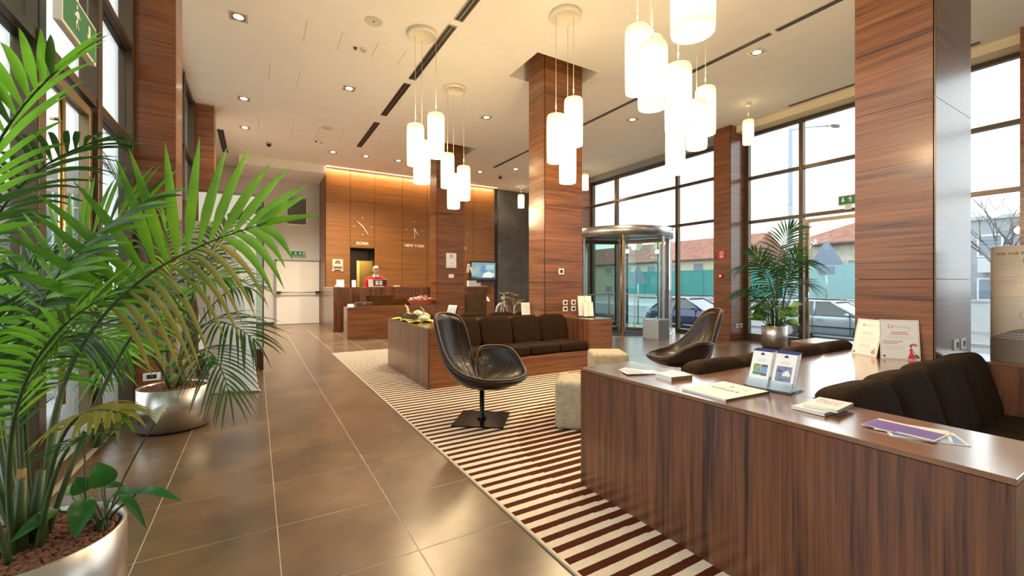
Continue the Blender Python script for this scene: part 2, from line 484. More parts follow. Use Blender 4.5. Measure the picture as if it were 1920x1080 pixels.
# ---------------------------------------------------------------- ceiling with square recesses round the columns
ce = MB()
hx0, hx1 = 3.88, 5.18
holes = [(0.80, 1.74), (5.70, 6.62), (10.60, 11.55)]
ce.box(-1.4, hx0, -5, 16.3, H, H + 0.1); ce.box(hx1, 10.4, -5, 16.3, H, H + 0.1)
ys = [-5] + [v for h in holes for v in h] + [16.3]
for a, b_ in zip(ys[::2], ys[1::2]): ce.box(hx0, hx1, a, b_, H, H + 0.1)
for a, b_ in holes:
    ce.box(hx0 - .05, hx0, a, b_, H + .1, H + .55); ce.box(hx1, hx1 + .05, a, b_, H + .1, H + .55)
    ce.box(hx0 - .05, hx1 + .05, a - .05, a, H + .1, H + .55); ce.box(hx0 - .05, hx1 + .05, b_, b_ + .05, H + .1, H + .55)
    ce.box(hx0 - .05, hx1 + .05, a - .05, b_ + .05, H + .55, H + .6)
ceiling = structure('ceiling', ce, ceil_m)
structure('trim_1', MB().box(-0.42, 1.88, 14.5, 16.1, 4.79, H), ceil_m)          # dropped soffit over the emergency door
structure('trim_2', MB().box(9.75, 10.3, -4, 6.0, 4.90, 4.94).box(9.72, 9.75, -4, 6.0, 4.90, 5.05), mat('warm white plaster trough', (0.72, 0.62, 0.42), 0.8))

# ---------------------------------------------------------------- columns
def column(x0, x1, y0, y1, faces='xyXY', top=H, zs=(0.0, 1.37, 2.67, 3.97, 5.27), m=None):
    m = m or wood_h
    b = MB().box(x0 + .015, x1 - .015, y0 + .015, y1 - .015, 0, top)
    col = structure('column', b, dark_edge)
    zs = [z for z in zs if z < top - 0.05] + [top]
    for a, c in zip(zs, zs[1:]):
        c2 = c - 0.004
        if 'x' in faces: MB().box(x0, x0 + .02, y0 + .006, y1 - .006, a, c2).build('panel', m, col)
        if 'X' in faces: MB().box(x1 - .02, x1, y0 + .006, y1 - .006, a, c2).build('panel', m, col)
        if 'y' in faces: MB().box(x0 + .006, x1 - .006, y0, y0 + .02, a, c2).build('panel', m, col)
        if 'Y' in faces: MB().box(x0 + .006, x1 - .006, y1 - .02, y1, a, c2).build('panel', m, col)
    MB().box(x0, x0 + .012, y0, y0 + .012, 0, top).build('corner_strip', mat('bronze corner strip', (0.20, 0.11, 0.06), 0.3, 0.8), col)
    return col
col_big = column(4.15, 4.97, 1.08, 1.56, top=5.6)
col_mid = column(4.15, 4.97, 5.90, 6.38, top=5.6)
col_rec = column(4.15, 4.97, 10.90, 11.40, top=5.6)
col_w0 = column(9.50, 10.2, 1.10, 1.57)
col_w1 = column(9.50, 10.2, 5.98, 6.42)
col_w2 = column(9.50, 10.2, 11.45, 11.90)
col_l1 = column(-1.16, -0.76, 5.97, 6.45)
col_l2 = column(-1.17, -0.75, 10.87, 11.35)

# ---------------------------------------------------------------- walls
wb = MB()
wb.box(-1.4, 1.9, 16.1, 16.3, 0, H)
wall_rear = structure('wall_rear', wb, wall_grey)
structure('wall_left', MB().box(-1.3, -1.1, 11.35, 16.2, 0, H), wall_grey)
structure('baseboard_rear', MB().box(-1.1, 0.5, 16.06, 16.1, 0, 0.09), mat('dark baseboard', (0.04, 0.03, 0.025), 0.4))
structure('wall_front', MB().box(-1.4, 10.4, -5.2, -5.0, 0, H), wall_grey)
# reception wall: walnut panels on a carcass, with a doorway in the second bay
YR = 14.7
wk = MB()
wk.box(1.90, 2.64, YR + .03, 16.3, 0, H); wk.box(3.41, 8.0, YR + .03, YR + .3, 0, H); wk.box(2.64, 3.41, YR + .03, YR + .3, 2.53, H)
wall_back = structure('wall_back', wk, dark_edge)
MB().box(1.88, 1.90, YR, 16.1, 0, H).build('panel', wood_wall, wall_back)
for a, c, z0 in ((1.88, 2.63, 0), (2.635, 3.405, 2.53), (3.41, 4.34, 0), (4.345, 5.25, 0), (5.255, 6.16, 0), (6.165, 7.07, 0), (7.075, 7.97, 0)):
    MB().box(a + .004, c - .004, YR, YR + .03, z0, H).build('panel', wood_wall, wall_back)
structure('trim_3', MB().box(1.9, 8.0, 14.50, 14.58, H - .012, H), mat('lit ceiling slot', (.9, .9, .85), .5, emit=(1.0, .80, .50), estr=1.4))   # slot light in front of the panels
for k in range(6):
    ll = bpy.data.lights.new('slot_light', 'AREA'); ll.shape = 'RECTANGLE'; ll.size = 1.0; ll.size_y = .07; ll.energy = 15; ll.color = (1, .74, .44)
    lo_ = bpy.data.objects.new('slot_light', ll); lo_.location = (2.4 + k * 1.02, 14.50, H - .02); lo_.rotation_euler = (R(8), 0, 0); C.objects.link(lo_)
# passage behind the doorway
pz = MB().box(2.64, 3.04, 15.75, 15.8, 0, 2.53).box(3.04, 3.41, 15.75, 15.8, 2.16, 2.53).box(2.60, 2.64, YR + .03, 17.2, 0, 2.53).box(3.41, 3.45, YR + .3, 17.2, 0, 2.53).box(2.6, 3.45, YR + .3, 17.2, 2.53, 2.57)
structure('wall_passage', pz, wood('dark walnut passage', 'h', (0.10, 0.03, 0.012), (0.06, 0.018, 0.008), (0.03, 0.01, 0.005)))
structure('wall_office', MB().box(2.6, 3.45, 17.15, 17.2, 0, 2.53), mat('ochre office paint', (0.75, 0.50, 0.14), 0.8))
lo = bpy.data.lights.new('office_light', 'AREA'); lo.size = 0.4; lo.energy = 22; lo.color = (1, 0.82, 0.5)
lob = bpy.data.objects.new('office_light', lo); lob.location = (3.2, 16.6, 2.5); C.objects.link(lob)
# slate wall with its black shadow gap
structure('trim_4', MB().box(7.97, 8.14, YR + .05, YR + .3, 0, H), black_p)
ws = structure('wall_slate', MB().box(8.14, 10.3, YR + .03, YR + .3, 0, H), mat('slate joint', (0.16, 0.155, 0.15), 0.8))
zj = [0, 0.32, 0.62, 0.94, 1.25, 1.65, 2.21, 2.76, 3.30, 3.84, 4.34, 4.85, H]
for a, c in zip(zj, zj[1:]):
    MB().box(8.145, 9.22, YR + .012, YR + .03, a + .004, c - .004).build('slab', slate_m, ws)
    MB().box(9.226, 10.2, YR + .012, YR + .03, a + .004, c - .004).build('slab', slate_m, ws)
structure('wall_right', MB().box(10.1, 10.3, 11.9, 14.8, 0, H), wall_grey)

# ---------------------------------------------------------------- windows
def window(name, ymull, ztr, z0, z1, x=10.1, w_=0.085, d=0.12, skip=(), fm=None, hop=None):
    """Mullions at ymull, transoms at ztr between z0 and z1; a pane in every field."""
    fm = fm or bronze
    o = thing(name, (x, ymull[0], 0), kind='structure')
    for y in ymull: MB().box(x - d / 2, x + d / 2, y - w_ / 2, y + w_ / 2, 0, z1 + .06).build('mullion', fm, o, bevel=.006)
    zz = [z0] + list(ztr) + [z1]
    for a, b_ in zip(ymull, ymull[1:]):
        for z in zz:
            if z == z0:
                if (a, 'rail') in skip: continue
                MB().box(x - d / 2 + .01, x + d / 2 - .01, a + w_ / 2, b_ - w_ / 2, 0.0, z0).build('bottom_rail', fm, o)
            else:
                MB().box(x - d / 2 + .01, x + d / 2 - .01, a + w_ / 2, b_ - w_ / 2, z - .035, z + .035).build('transom', fm, o)
        for k, (c, e) in enumerate(zip(zz, zz[1:])):
            if (a, k) in skip: continue
            MB().box(x - .005, x + .005, a + w_ / 2, b_ - w_ / 2, c + (.035 if k else 0), e - .035).build('pane', glass, o)
    return o
window('window_1', [1.62, 3.56, 4.74, 5.92], [2.80, 3.84], 0.17, 4.86, skip=((3.56, 0), (3.56, 'rail')))
window('window_2', [6.47, 7.91, 10.27, 11.41], [2.96, 4.04], 0.10, 4.80, skip=((7.91, 0), (7.91, 'rail')))
structure('trim_5', MB().box(10.0, 10.25, 6.42, 11.45, 4.86, 5.05).box(10.0, 10.25, 1.0, 5.98, 4.92, 5.05), mat('grey blind box', (0.23, 0.24, 0.23), 0.6))
window('window_3', [-4.2, -2.6, -0.9, 1.06], [2.83, 3.84], 0.17, 4.86)
structure('trim_6', MB().box(10.0, 10.25, -5, 1.0, 4.92, 5.05), ceil_m)
# left glass front with its entrance doors
XL = -1.16
window('window_4', [2.45, 3.66, 4.78, 5.92], [2.80, 3.79], 0.12, 5.0, x=XL, w_=0.11, skip=((3.66, 0), (3.66, 'rail')))
window('window_5', [-4.6, -3.2, -1.8, -0.4, 1.0, 2.34], [2.80, 3.79], 0.12, 5.0, x=XL, w_=0.11)
window('window_6', [6.50, 7.95, 9.40, 10.82], [2.80, 3.79], 0.12, 5.0, x=XL + .03, w_=0.10)
def hung_door(name, y0, y1, x, zt, fm, side):
    o = thing(name, (x, y0, 0), kind='structure')
    f = .07
    MB().box(x - .03, x + .03, y0, y0 + f, .01, zt).build('stile', fm, o, bevel=.005)
    MB().box(x - .03, x + .03, y1 - f, y1, .01, zt).build('stile', fm, o, bevel=.005)
    MB().box(x - .03, x + .03, y0 + f, y1 - f, zt - f, zt).build('top_rail', fm, o)
    MB().box(x - .03, x + .03, y0 + f, y1 - f, .01, .12).build('kick_rail', fm, o)
    MB().box(x - .006, x + .006, y0 + f, y1 - f, .12, zt - f).build('pane', glass, o)
    return o
d1 = hung_door('door_1', 3.62, 4.66, 10.08, 2.71, bronze_l, -1)
b = MB().tube([(10.05, 4.60, 1.03), (9.97, 4.60, 1.03), (9.97, 3.72, 1.02), (9.99, 3.66, 1.03), (10.05, 3.64, 1.06)], .016, 8)
b.box(10.0, 10.05, 4.575, 4.63, .97, 1.16)
b.build('panic_bar', chrome, d1)
d2 = hung_door('door_2', 3.74, 4.70, XL, 2.73, bronze_l, 1)
b = MB()
for xx in (XL + .075,):
    b.tube([(xx, 3.90, .55), (xx, 3.90, 2.55)], .018, 10); b.tube([(XL + .02, 3.90, .8), (xx, 3.90, .8)], .01, 6); b.tube([(XL + .02, 3.90, 2.4), (xx, 3.90, 2.4)], .01, 6)
b.build('pull_handle', mat('polished bronze tube', (0.62, 0.38, 0.16), 0.18, 1.0), d2)

# ---------------------------------------------------------------- emergency door in the rear wall
d3 = thing('door_3', (1.2, 16.08, 0), kind='structure')
MB().box(0.58, 1.86, 16.02, 16.08, 0.01, 2.10).build('door_leaf', cream_p, d3, bevel=.004)
b = MB().box(0.53, 0.58, 16.0, 16.1, 0, 2.14).box(0.53, 1.88, 16.0, 16.1, 2.105, 2.15)
b.build('door_frame', mat('grey steel frame', (0.30, 0.30, 0.30), 0.5), d3)
b = MB().tube([(0.66, 15.93, 1.06), (1.80, 15.93, 1.06)], .018, 8)
b.build('panic_bar', steel_d, d3)
b = MB().box(0.58, 0.70, 15.90, 16.02, 1.03, 1.10).box(1.74, 1.86, 15.90, 16.02, 1.03, 1.10)
b.build('bar_bracket', black_p, d3, bevel=.01)
# stainless grille above it
gr = thing('wall_grille', (1.2, 16.09, 3.78), 'large grey louvred grille high on the pale rear wall', 'vent')
MB().box(0.86, 1.50, 16.07, 16.10, 3.30, 3.34).box(0.86, 1.50, 16.07, 16.10, 4.22, 4.26).box(0.86, 0.90, 16.07, 16.1, 3.34, 4.22).box(1.46, 1.50, 16.07, 16.1, 3.34, 4.22).build('grille_frame', steel_d, gr)
for k in range(22):
    z = 3.36 + k * .0392
    MB().add([(0.9, 16.06, z), (1.46, 16.06, z), (1.46, 16.09, z + .03), (0.9, 16.09, z + .03), (0.9, 16.064, z - .003), (1.46, 16.064, z - .003), (1.46, 16.094, z + .027), (0.9, 16.094, z + .027)],
             [(0, 1, 2, 3), (4, 7, 6, 5), (0, 4, 5, 1), (3, 2, 6, 7)]).build('slat', steel_d, gr)

# ---------------------------------------------------------------- carpet
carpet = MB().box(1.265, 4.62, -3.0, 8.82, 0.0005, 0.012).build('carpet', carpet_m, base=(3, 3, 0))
tag(carpet, 'brown and cream striped carpet under the two seating islands', 'carpet')
MB().box(1.25, 1.265, -3.0, 8.835, 0.0005, 0.013).box(1.265, 4.62, 8.82, 8.835, 0.0005, 0.013).build('edging', mat('pale carpet trim', (0.55, 0.46, 0.33), 0.4), carpet)
# ---------------------------------------------------------------- built-in seating islands
def panel_box(parent, x0, x1, y0, y1, z1, front='y', side=wood_v, frontm=wood_h):
    t = .02
    MB().box(x0, x1, y0, y1, z1 - t, z1).build('top_panel', wood_top, parent, bevel=.002, seg=1)
    MB().box(x0, x0 + t, y0, y1, 0.012, z1 - t - .0015).build('side_panel', side, parent)
    MB().box(x1 - t, x1, y0, y1, 0.012, z1 - t - .0015).build('side_panel', side, parent)
    MB().box(x0 + t + .001, x1 - t - .001, y0, y0 + t, 0.012, z1 - t - .0015).build('front_panel', frontm, parent)
    MB().box(x0 + t + .001, x1 - t - .001, y1 - t, y1, 0.012, z1 - t - .0015).build('front_panel', frontm, parent)
def island(y0, label):
    o = thing('seating_island', (1.84, y0, 0.0), label, 'bench')
    T = .78
    panel_box(o, 1.84, 2.31, y0, y0 + 1.89, T)
    panel_box(o, 4.47, 4.95, y0, y0 + .765, T)
    panel_box(o, 4.47, 4.95, y0 + 1.255, y0 + 1.89, T)
    MB().box(2.312, 4.468, y0 + .02, y0 + .55, .012, .30).build('seat_base', wood_h, o)
    MB().box(2.312, 4.468, y0 + 1.34, y0 + 1.87, .012, .30).build('seat_base', wood_h, o)
    MB().box(2.312, 4.14, y0 + .73, y0 + 1.34, T - .02, T).build('ledge_top', wood_top, o)
    MB().box(4.14, 4.468, y0 + .73, y0 + .765, T - .02, T).box(4.14, 4.468, y0 + 1.255, y0 + 1.34, T - .02, T).build('ledge_top', wood_top, o)
    MB().box(2.312, 4.468, y0 + .735, y0 + .755, .012, T - .021).box(2.312, 4.468, y0 + 1.315, y0 + 1.335, .012, T - .021).build('ledge_panel', wood_h, o)
    return o
isl1 = island(5.13, 'far walnut seating island with gourds on its end box, round the middle column')
isl2 = island(0.31, 'near walnut seating island whose long end box carries brochures, column in its ledge')

def spow(v, e): return math.copysign(abs(v) ** e, v)
def pillow(sx, sy, sz, e1=.28, e2=.28, n=40, m=20):
    rows = []
    mb = MB()
    for j in range(m + 1):
        a = -PI / 2 + PI * j / m
        rows.append([(sx / 2 * spow(math.cos(a), e1) * spow(math.cos(2 * PI * i / n), e2),
                      sy / 2 * spow(math.cos(a), e1) * spow(math.sin(2 * PI * i / n), e2),
                      sz / 2 * spow(math.sin(a), e1)) for i in range(n)])
    v = [p for r_ in rows for p in r_]
    fs = [(j * n + i, j * n + (i + 1) % n, (j + 1) * n + (i + 1) % n, (j + 1) * n + i) for j in range(m) for i in range(n)]
    mb.add(v, fs, 0, True)
    return mb
seat_me = pillow(.535, .56, .145, .34, .2).mesh('seat_cushion', brown_fab)
back_me = pillow(.535, .205, .49, .42, .34).mesh('back_cushion', brown_fab)
ORD = ['leftmost', 'second', 'third', 'last']
def cushions(y0, seat, front, where):
    for k in range(4):
        x = 2.315 + .2685 + .538 * k
        nm = ['nearest the left end box', 'second from the left end box', 'third from the left end box', 'beside the right end box'][k]
        if seat:
            o = linkmesh('seat_cushion', seat_me, None, (x, y0 + .285, .372), (R(-1.2), R(rnd.uniform(-.5, .5)), R(rnd.uniform(-1, 1))))
            tag(o, 'dark brown seat cushion of the %s, %s' % (where, nm), 'cushion', 'seat cushions of the ' + where)
        if front:
            o = linkmesh('back_cushion', back_me, None, (x, y0 + .625 + rnd.uniform(-.008, .008), .60 + rnd.uniform(-.006, .006)), (R(-15), R(rnd.uniform(-1, 1)), R(rnd.uniform(-1.5, 1.5))))
            tag(o, 'dark brown back cushion of the %s, %s' % (where, nm), 'cushion', 'back cushions of the ' + where)
def rear_row(y0, where, n=4):
    for k in range(n):
        x = 2.315 + .2685 + .538 * k
        nm = ['nearest the left end box', 'second from the left end box', 'third from the left end box', 'beside the right end box'][k]
        o = linkmesh('back_cushion', back_me, None, (x + .03, y0 + 1.41, .60), (R(14), R(rnd.uniform(-1, 1)), R(180 + rnd.uniform(-1.5, 1.5))))
        tag(o, 'dark brown cushion behind the %s ledge, %s' % (where, nm), 'cushion', 'rear cushions behind the ' + where + ' ledge')
cushions(5.13, True, True, 'far sofa')
rear_row(5.13, 'far sofa')
cushions(0.31, True, True, 'near sofa')
rear_row(0.31, 'near sofa')

# ---------------------------------------------------------------- swivel lounge chairs
RIM = [(0, .42, .455), (22, .425, .462), (36, .43, .485), (48, .435, .545), (60, .435, .62), (74, .43, .66), (95, .41, .665), (112, .375, .655), (118, .345, .62), (122, .315, .50), (125, .295, .43), (129, .31, .55),
       (135, .36, .84), (144, .40, .975), (157, .435, 1.015), (172, .45, 1.025), (188, .45, 1.02), (199, .44, .985), (208, .42, .90), (218, .40, .78), (231, .38, .655), (247, .37, .56), (268, .37, .50), (295, .385, .465), (330, .41, .45), (360, .42, .455)]
def rim(a):
    v = [rim0(a + d) for d in (-5, -2.5, 0, 2.5, 5)]
    return sum(x[0] for x in v) / 5, sum(x[1] for x in v) / 5
def rim0(a):
    a %= 360
    for p, q in zip(RIM, RIM[1:]):
        if p[0] <= a <= q[0]:
            t = (a - p[0]) / (q[0] - p[0])
            return p[1] + (q[1] - p[1]) * t, p[2] + (q[2] - p[2]) * t
def shell_pt(a, t, dz=0.0, k=1.0):
    r, h = rim(a); z0 = .345
    q = t * PI / 2
    rr = r * (.80 * math.sin(q) + .20 * t) * k
    z = z0 + (h - z0) * ((1 - math.cos(q)) * .75 + .25 * t * t)
    return (rr * math.cos(R(a)), rr * math.sin(R(a)), z + dz)
def lounge_chair(loc, rz, label):
    o = thing('lounge_chair', loc, label, 'chair', 'swivel lounge chairs', rz)
    def add(name, mb, m, **kw): return mb.build(name, m, o, **kw)
    na, nt = 144, 16
    A = [360 * i / na for i in range(na)]
    inner = MB().grid([[shell_pt(a, j / nt) for j in range(nt + 1)] for a in A], closed_u=True)
    s = inner.build('seat_shell', leather, o)
    q = s.modifiers.new('thick', 'SOLIDIFY'); q.thickness = .032; q.offset = 1.0
    pts = [shell_pt(a, 1.0) for a in A] + [shell_pt(0, 1.0)]
    MB().tube([(p[0] * 1.012, p[1] * 1.012, p[2] + .004) for p in pts], .0085, 6).build('piping', piping_m, s)
    sm = MB()
    for a in (150, 205, 62, 110, 20, 335): sm.tube([shell_pt(a, t / 12, .003, .985) for t in range(3, 12)], .0022, 4)
    sm.tube([shell_pt(a, .60, .003, .985) for a in range(128, 232, 4)], .0022, 4)
    sm.tube([shell_pt(a, .62, .003, .985) for a in range(10, 118, 4)], .0022, 4)
    sm.build('seam', piping_m, s)
    MB().lathe([(.10, .335), (.06, .318), (.026, .30), (.022, .06), (.034, .05), (.034, .03), (.05, .012)], 20).build('pole', mat('black lacquered metal', (.012, .011, .011), .18, .6), o)
    bp_ = MB().box(-.245, .245, -.245, .245, 0, .012).build('base_plate', mat('black lacquered metal', (.012, .011, .011), .18, .6), o, bevel=.003)
    bp_.rotation_euler = (0, 0, R(-38) - rz)
    return o
lounge_chair((1.89, 3.74, .0125), R(-47), 'dark leather swivel lounge chair on the striped carpet beside the walnut end box')
lounge_chair((4.53, 3.47, .0005), R(162), 'dark leather swivel lounge chair on the tiles by the revolving door')

# ---------------------------------------------------------------- ottomans
def ottoman(loc, rz, label, s=.46, h=.435):
    o = MB().box(-s / 2, s / 2, -s / 2, s / 2, 0, h).build('ottoman', tweed, base=(0, 0, 0), bevel=.045, seg=5)
    o.location = loc; o.rotation_euler = (0, 0, rz)
    for p in o.data.polygons: p.use_smooth = True
    WLOC[o.name] = (0, 0, 0)
    tag(o, label, 'ottoman', 'tweed ottomans')
    MB().box(-s / 2 + .05, s / 2 - .05, -s / 2 + .05, s / 2 - .05, -.0, .012).build('foot_plate', dark_grey, o)
    return o
ottoman((2.65, 3.16, .0125), R(-42), 'beige tweed cube ottoman half hidden behind the brochure box')
ottoman((4.00, 4.24, .0125), R(-31), 'beige tweed cube ottoman in front of the far sofa')

# ---------------------------------------------------------------- reception counters
tc_ = thing('side_counter', (1.84, 12.73, 0), 'tall walnut return counter left of the receptionist', 'counter')
MB().box(1.84, 1.86, 12.75, 14.68, 0, 1.225).build('side_panel', wood_v, tc_)
MB().box(1.84, 2.54, 12.73, 12.75, 0, 1.225).build('front_panel', wood_v, tc_)
MB().box(2.52, 2.54, 12.75, 13.3, 0, 1.225).build('side_panel', wood_v, tc_)
MB().box(1.84, 2.54, 12.73, 14.68, 1.228, 1.25).build('worktop', wood_top, tc_)
lc = thing('low_counter', (1.88, 10.86, 0), 'low walnut counter in front of the reception desk, basket on its end', 'counter')
MB().box(1.88, 4.14, 10.86, 10.88, 0, .752).build('front_panel', wood_h, lc)
MB().box(1.88, 1.90, 10.88, 11.36, 0, .752).build('side_panel', wood_v, lc)
MB().box(1.88, 4.14, 10.86, 11.36, .755, .775).build('worktop', wood_top, lc)
MB().box(1.90, 4.14, 11.34, 11.36, 0, .752).build('back_panel', wood_h, lc)
fd = thing('reception_desk', (2.45, 11.7, 0), 'long raised reception desk with a dark glass front lit from above', 'desk')
MB().box(2.46, 6.15, 11.58, 11.60, 1.045, 1.24).build('apron', wood_v, fd)
MB().box(2.46, 6.15, 11.58, 12.15, 1.242, 1.262).build('worktop', wood_top, fd)
MB().box(2.46, 2.48, 11.60, 12.15, 0, 1.24).build('side_panel', wood_v, fd)
MB().box(2.50, 6.12, 11.80, 11.82, 0, 1.03).build('recessed_front', mat('bronze back painted glass', (.10, .05, .018), .12, coat=.6), fd)
MB().box(2.52, 6.10, 11.62, 11.64, 1.12, 1.14).build('light_strip', mat('warm led strip', (1, .8, .5), .5, emit=(1, .62, .22), estr=7.0), fd)

# ---------------------------------------------------------------- revolving door
rv_c = (8.84, 8.80); rr_ = 1.37
rv = thing('revolving_door', (rv_c[0], rv_c[1], 0), 'revolving glass door under a steel drum canopy', 'door')
b = MB().lathe([(rr_ - .06, 2.58), (rr_, 2.575), (rr_, 2.82), (rr_ - .06, 2.825), (.02, 2.825)], 72, rv_c)
b.build('canopy', steel, rv)
MB().lathe([(rr_ - .06, 2.585), (.02, 2.60)], 72, rv_c).build('canopy_soffit', mat('grey canopy soffit', (.30, .31, .32), .4, .3), rv)
MB().lathe([(.0, .0045), (rr_ - .10, .0045)], 72, rv_c, cap=False).build('floor_mat', rubber_mat, rv)
MB().lathe([(rr_ - .10, .003), (rr_ - .10, .008), (rr_ + .01, .008), (rr_ + .01, .003)], 72, rv_c).build('threshold_ring', steel, rv)
vec = math.atan2(0 - rv_c[1], 0 - rv_c[0])
def rvp(a, r=rr_ - .03): return (rv_c[0] + r * math.cos(vec + R(a)), rv_c[1] + r * math.sin(vec + R(a)))
for a, m_ in ((1.5, mat('polished bronze post', (.62, .42, .18), .2, 1.0)), (-46, steel), (50, steel), (-128, steel), (128, steel)):
    x, y = rvp(a)
    MB().box(x - .028, x + .028, y - .028, y + .028, .008, 2.58).build('post', m_, rv, bevel=.006)
for a0, a1 in ((50, 128), (-128, -46)):
    n = 20
    pts = [rvp(a0 + (a1 - a0) * i / n) for i in range(n + 1)]
    MB().grid([[(p[0], p[1], .03), (p[0], p[1], 2.57)] for p in pts]).build('curved_pane', glass, rv)
    MB().tube([(p[0], p[1], .03) for p in pts], .022, 6).build('bottom_rail', steel, rv)
for k, a in enumerate((172, 52 + 20, -68)):
    ang = vec + R(a); dx, dy = math.cos(ang), math.sin(ang)
    M4 = Matrix.Translation((rv_c[0], rv_c[1], 0)) @ Matrix.Rotation(ang, 4, 'Z')
    def ob(x0, x1, z0, z1, t, name, m_, par):
        mm = MB(); mm.obox(M4 @ Matrix.Translation(((x0 + x1) / 2, 0, (z0 + z1) / 2)), x1 - x0, t, z1 - z0)
        return mm.build(name, m_, par)
    wing = ob(.05, .11, .03, 2.56, .05, 'wing', steel_d, rv)
    ob(1.20, 1.28, .03, 2.56, .05, 'stile', bronze, wing)
    ob(.11, 1.20, .03, .14, .05, 'bottom_rail', bronze, wing)
    ob(.11, 1.20, 2.46, 2.56, .05, 'top_rail', bronze, wing)
    ob(.11, 1.20, .14, 2.46, .012, 'pane', glass_t, wing)
    ob(.35, .38, .14, 1.05, .02, 'push_bar', steel_d, wing)
    ob(.20, .95, 1.03, 1.06, .09, 'push_bar', steel_d, wing)
MB().lathe([(.035, .01), (.035, 2.58)], 12, rv_c).build('centre_shaft', steel, rv)

# ---------------------------------------------------------------- waste bin by the revolving door
bn = thing('waste_bin', (8.45, 7.25, 0), 'square stainless steel waste bin in front of the revolving door', 'bin', rz=R(8))
MB().box(-.24, .24, -.22, .22, .0, .46).build('body', steel_d, bn, bevel=.006)
b = MB().box(-.24, .24, -.22, -.17, .462, .475).box(-.24, .24, .17, .22, .462, .475).box(-.24, -.17, -.17, .17, .462, .475).box(.17, .24, -.17, .17, .462, .475)
b.build('rim', steel, bn)
MB().box(-.17, .17, -.17, .17, .455, .463).build('opening', black_p, bn)
# ---------------------------------------------------------------- potted palms
FR1 = [
    ([(-0.704, 2.166, 0.572), (-0.928, 2.242, 1.281), (-0.821, 2.061, 1.721), (-0.493, 1.75, 1.956)], 0.52, 35, 19, 0.46, 0.029, 0.2, 'b', 1),
    ([(-0.768, 2.321, 0.541), (-1.139, 2.717, 1.271), (-0.971, 2.616, 1.771), (-0.511, 2.225, 1.885)], 0.5, 10, 20, 0.42, 0.02, 0.35, 'd', 1),
    ([(-0.628, 2.179, 0.546), (-0.717, 2.29, 1.117), (-0.467, 2.316, 1.419), (0.041, 2.188, 1.601)], 0.52, 80, 15, 0.56, 0.04, 0.13, 'c', 1),
    ([(-0.678, 2.209, 0.566), (-0.819, 2.351, 1.097), (-0.739, 2.362, 1.439), (-0.355, 2.249, 1.68)], 0.45, 50, 18, 0.42, 0.028, 0.2, 'b', 1),
    ([(-0.696, 2.103, 0.579), (-0.732, 2.066, 0.866), (-0.634, 1.95, 1.151), (-0.402, 1.753, 1.286)], 0.35, 30, 22, 0.3, 0.016, 0.15, 'b', 1),
    ([(-0.624, 2.119, 0.59), (-0.624, 2.119, 0.832), (-0.526, 2.002, 0.939), (-0.381, 1.857, 0.909)], 0.5, 10, 10, 0.19, 0.022, 0.55, 'y', 1),
    ([(-0.649, 2.25, 0.521), (-0.557, 2.428, 0.957), (-0.446, 2.478, 1.266), (-0.166, 2.37, 1.434)], 0.55, 20, 18, 0.34, 0.018, 0.35, 'd', 0),
    ([(-0.717, 2.29, 0.541), (-1.037, 2.714, 1.091), (-0.982, 2.914, 1.362), (-0.672, 2.846, 1.494)], 0.4, 30, 22, 0.42, 0.02, 0.3, 'd', 0),
    ([(-0.707, 2.401, 0.492), (-0.829, 2.939, 0.894), (-0.81, 3.161, 1.253), (-0.563, 3.13, 1.369)], 0.45, 60, 20, 0.48, 0.026, 0.5, 'b', 0),
    ([(-0.768, 2.321, 0.561), (-0.922, 2.413, 0.799), (-0.928, 2.3, 1.019), (-0.807, 2.111, 1.283)], 0.4, 20, 18, 0.34, 0.02, 0.2, 'd', 0),
    ([(-0.798, 2.455, 0.492), (-1.127, 3.233, 1.092), (-1.127, 3.466, 1.428), (-0.999, 3.623, 1.437)], 0.35, 50, 20, 0.46, 0.024, 0.45, 'b', 0),
    ([(-0.64, 2.128, 0.59), (-0.588, 2.039, 0.741), (-0.523, 1.942, 0.866), (-0.388, 1.745, 0.875)], 0.55, 15, 12, 0.17, 0.009, 0.3, 'd', 0),
    ([(-0.762, 2.434, 0.492), (-0.982, 2.914, 0.915), (-0.874, 2.966, 1.155), (-0.56, 2.779, 1.051)], 0.4, 40, 20, 0.4, 0.018, 0.5, 'b', 0),
    ([(-0.751, 2.311, 0.541), (-0.943, 2.542, 0.977), (-0.941, 2.657, 1.27), (-0.711, 2.519, 1.471)], 0.4, 35, 18, 0.38, 0.02, 0.3, 'd', 0),
    ([(-0.7, 2.28, 0.541), (-0.751, 2.311, 0.919), (-0.768, 2.321, 1.157), (-0.576, 2.09, 1.131)], 0.4, 40, 16, 0.28, 0.014, 0.3, 'b', 0),
    ([(-0.687, 2.04, 0.64), (-0.777, 1.977, 0.963), (-0.8, 1.932, 1.164), (-0.653, 1.786, 1.379)], 0.45, 25, 14, 0.3, 0.022, 0.45, 'b', 0),
]
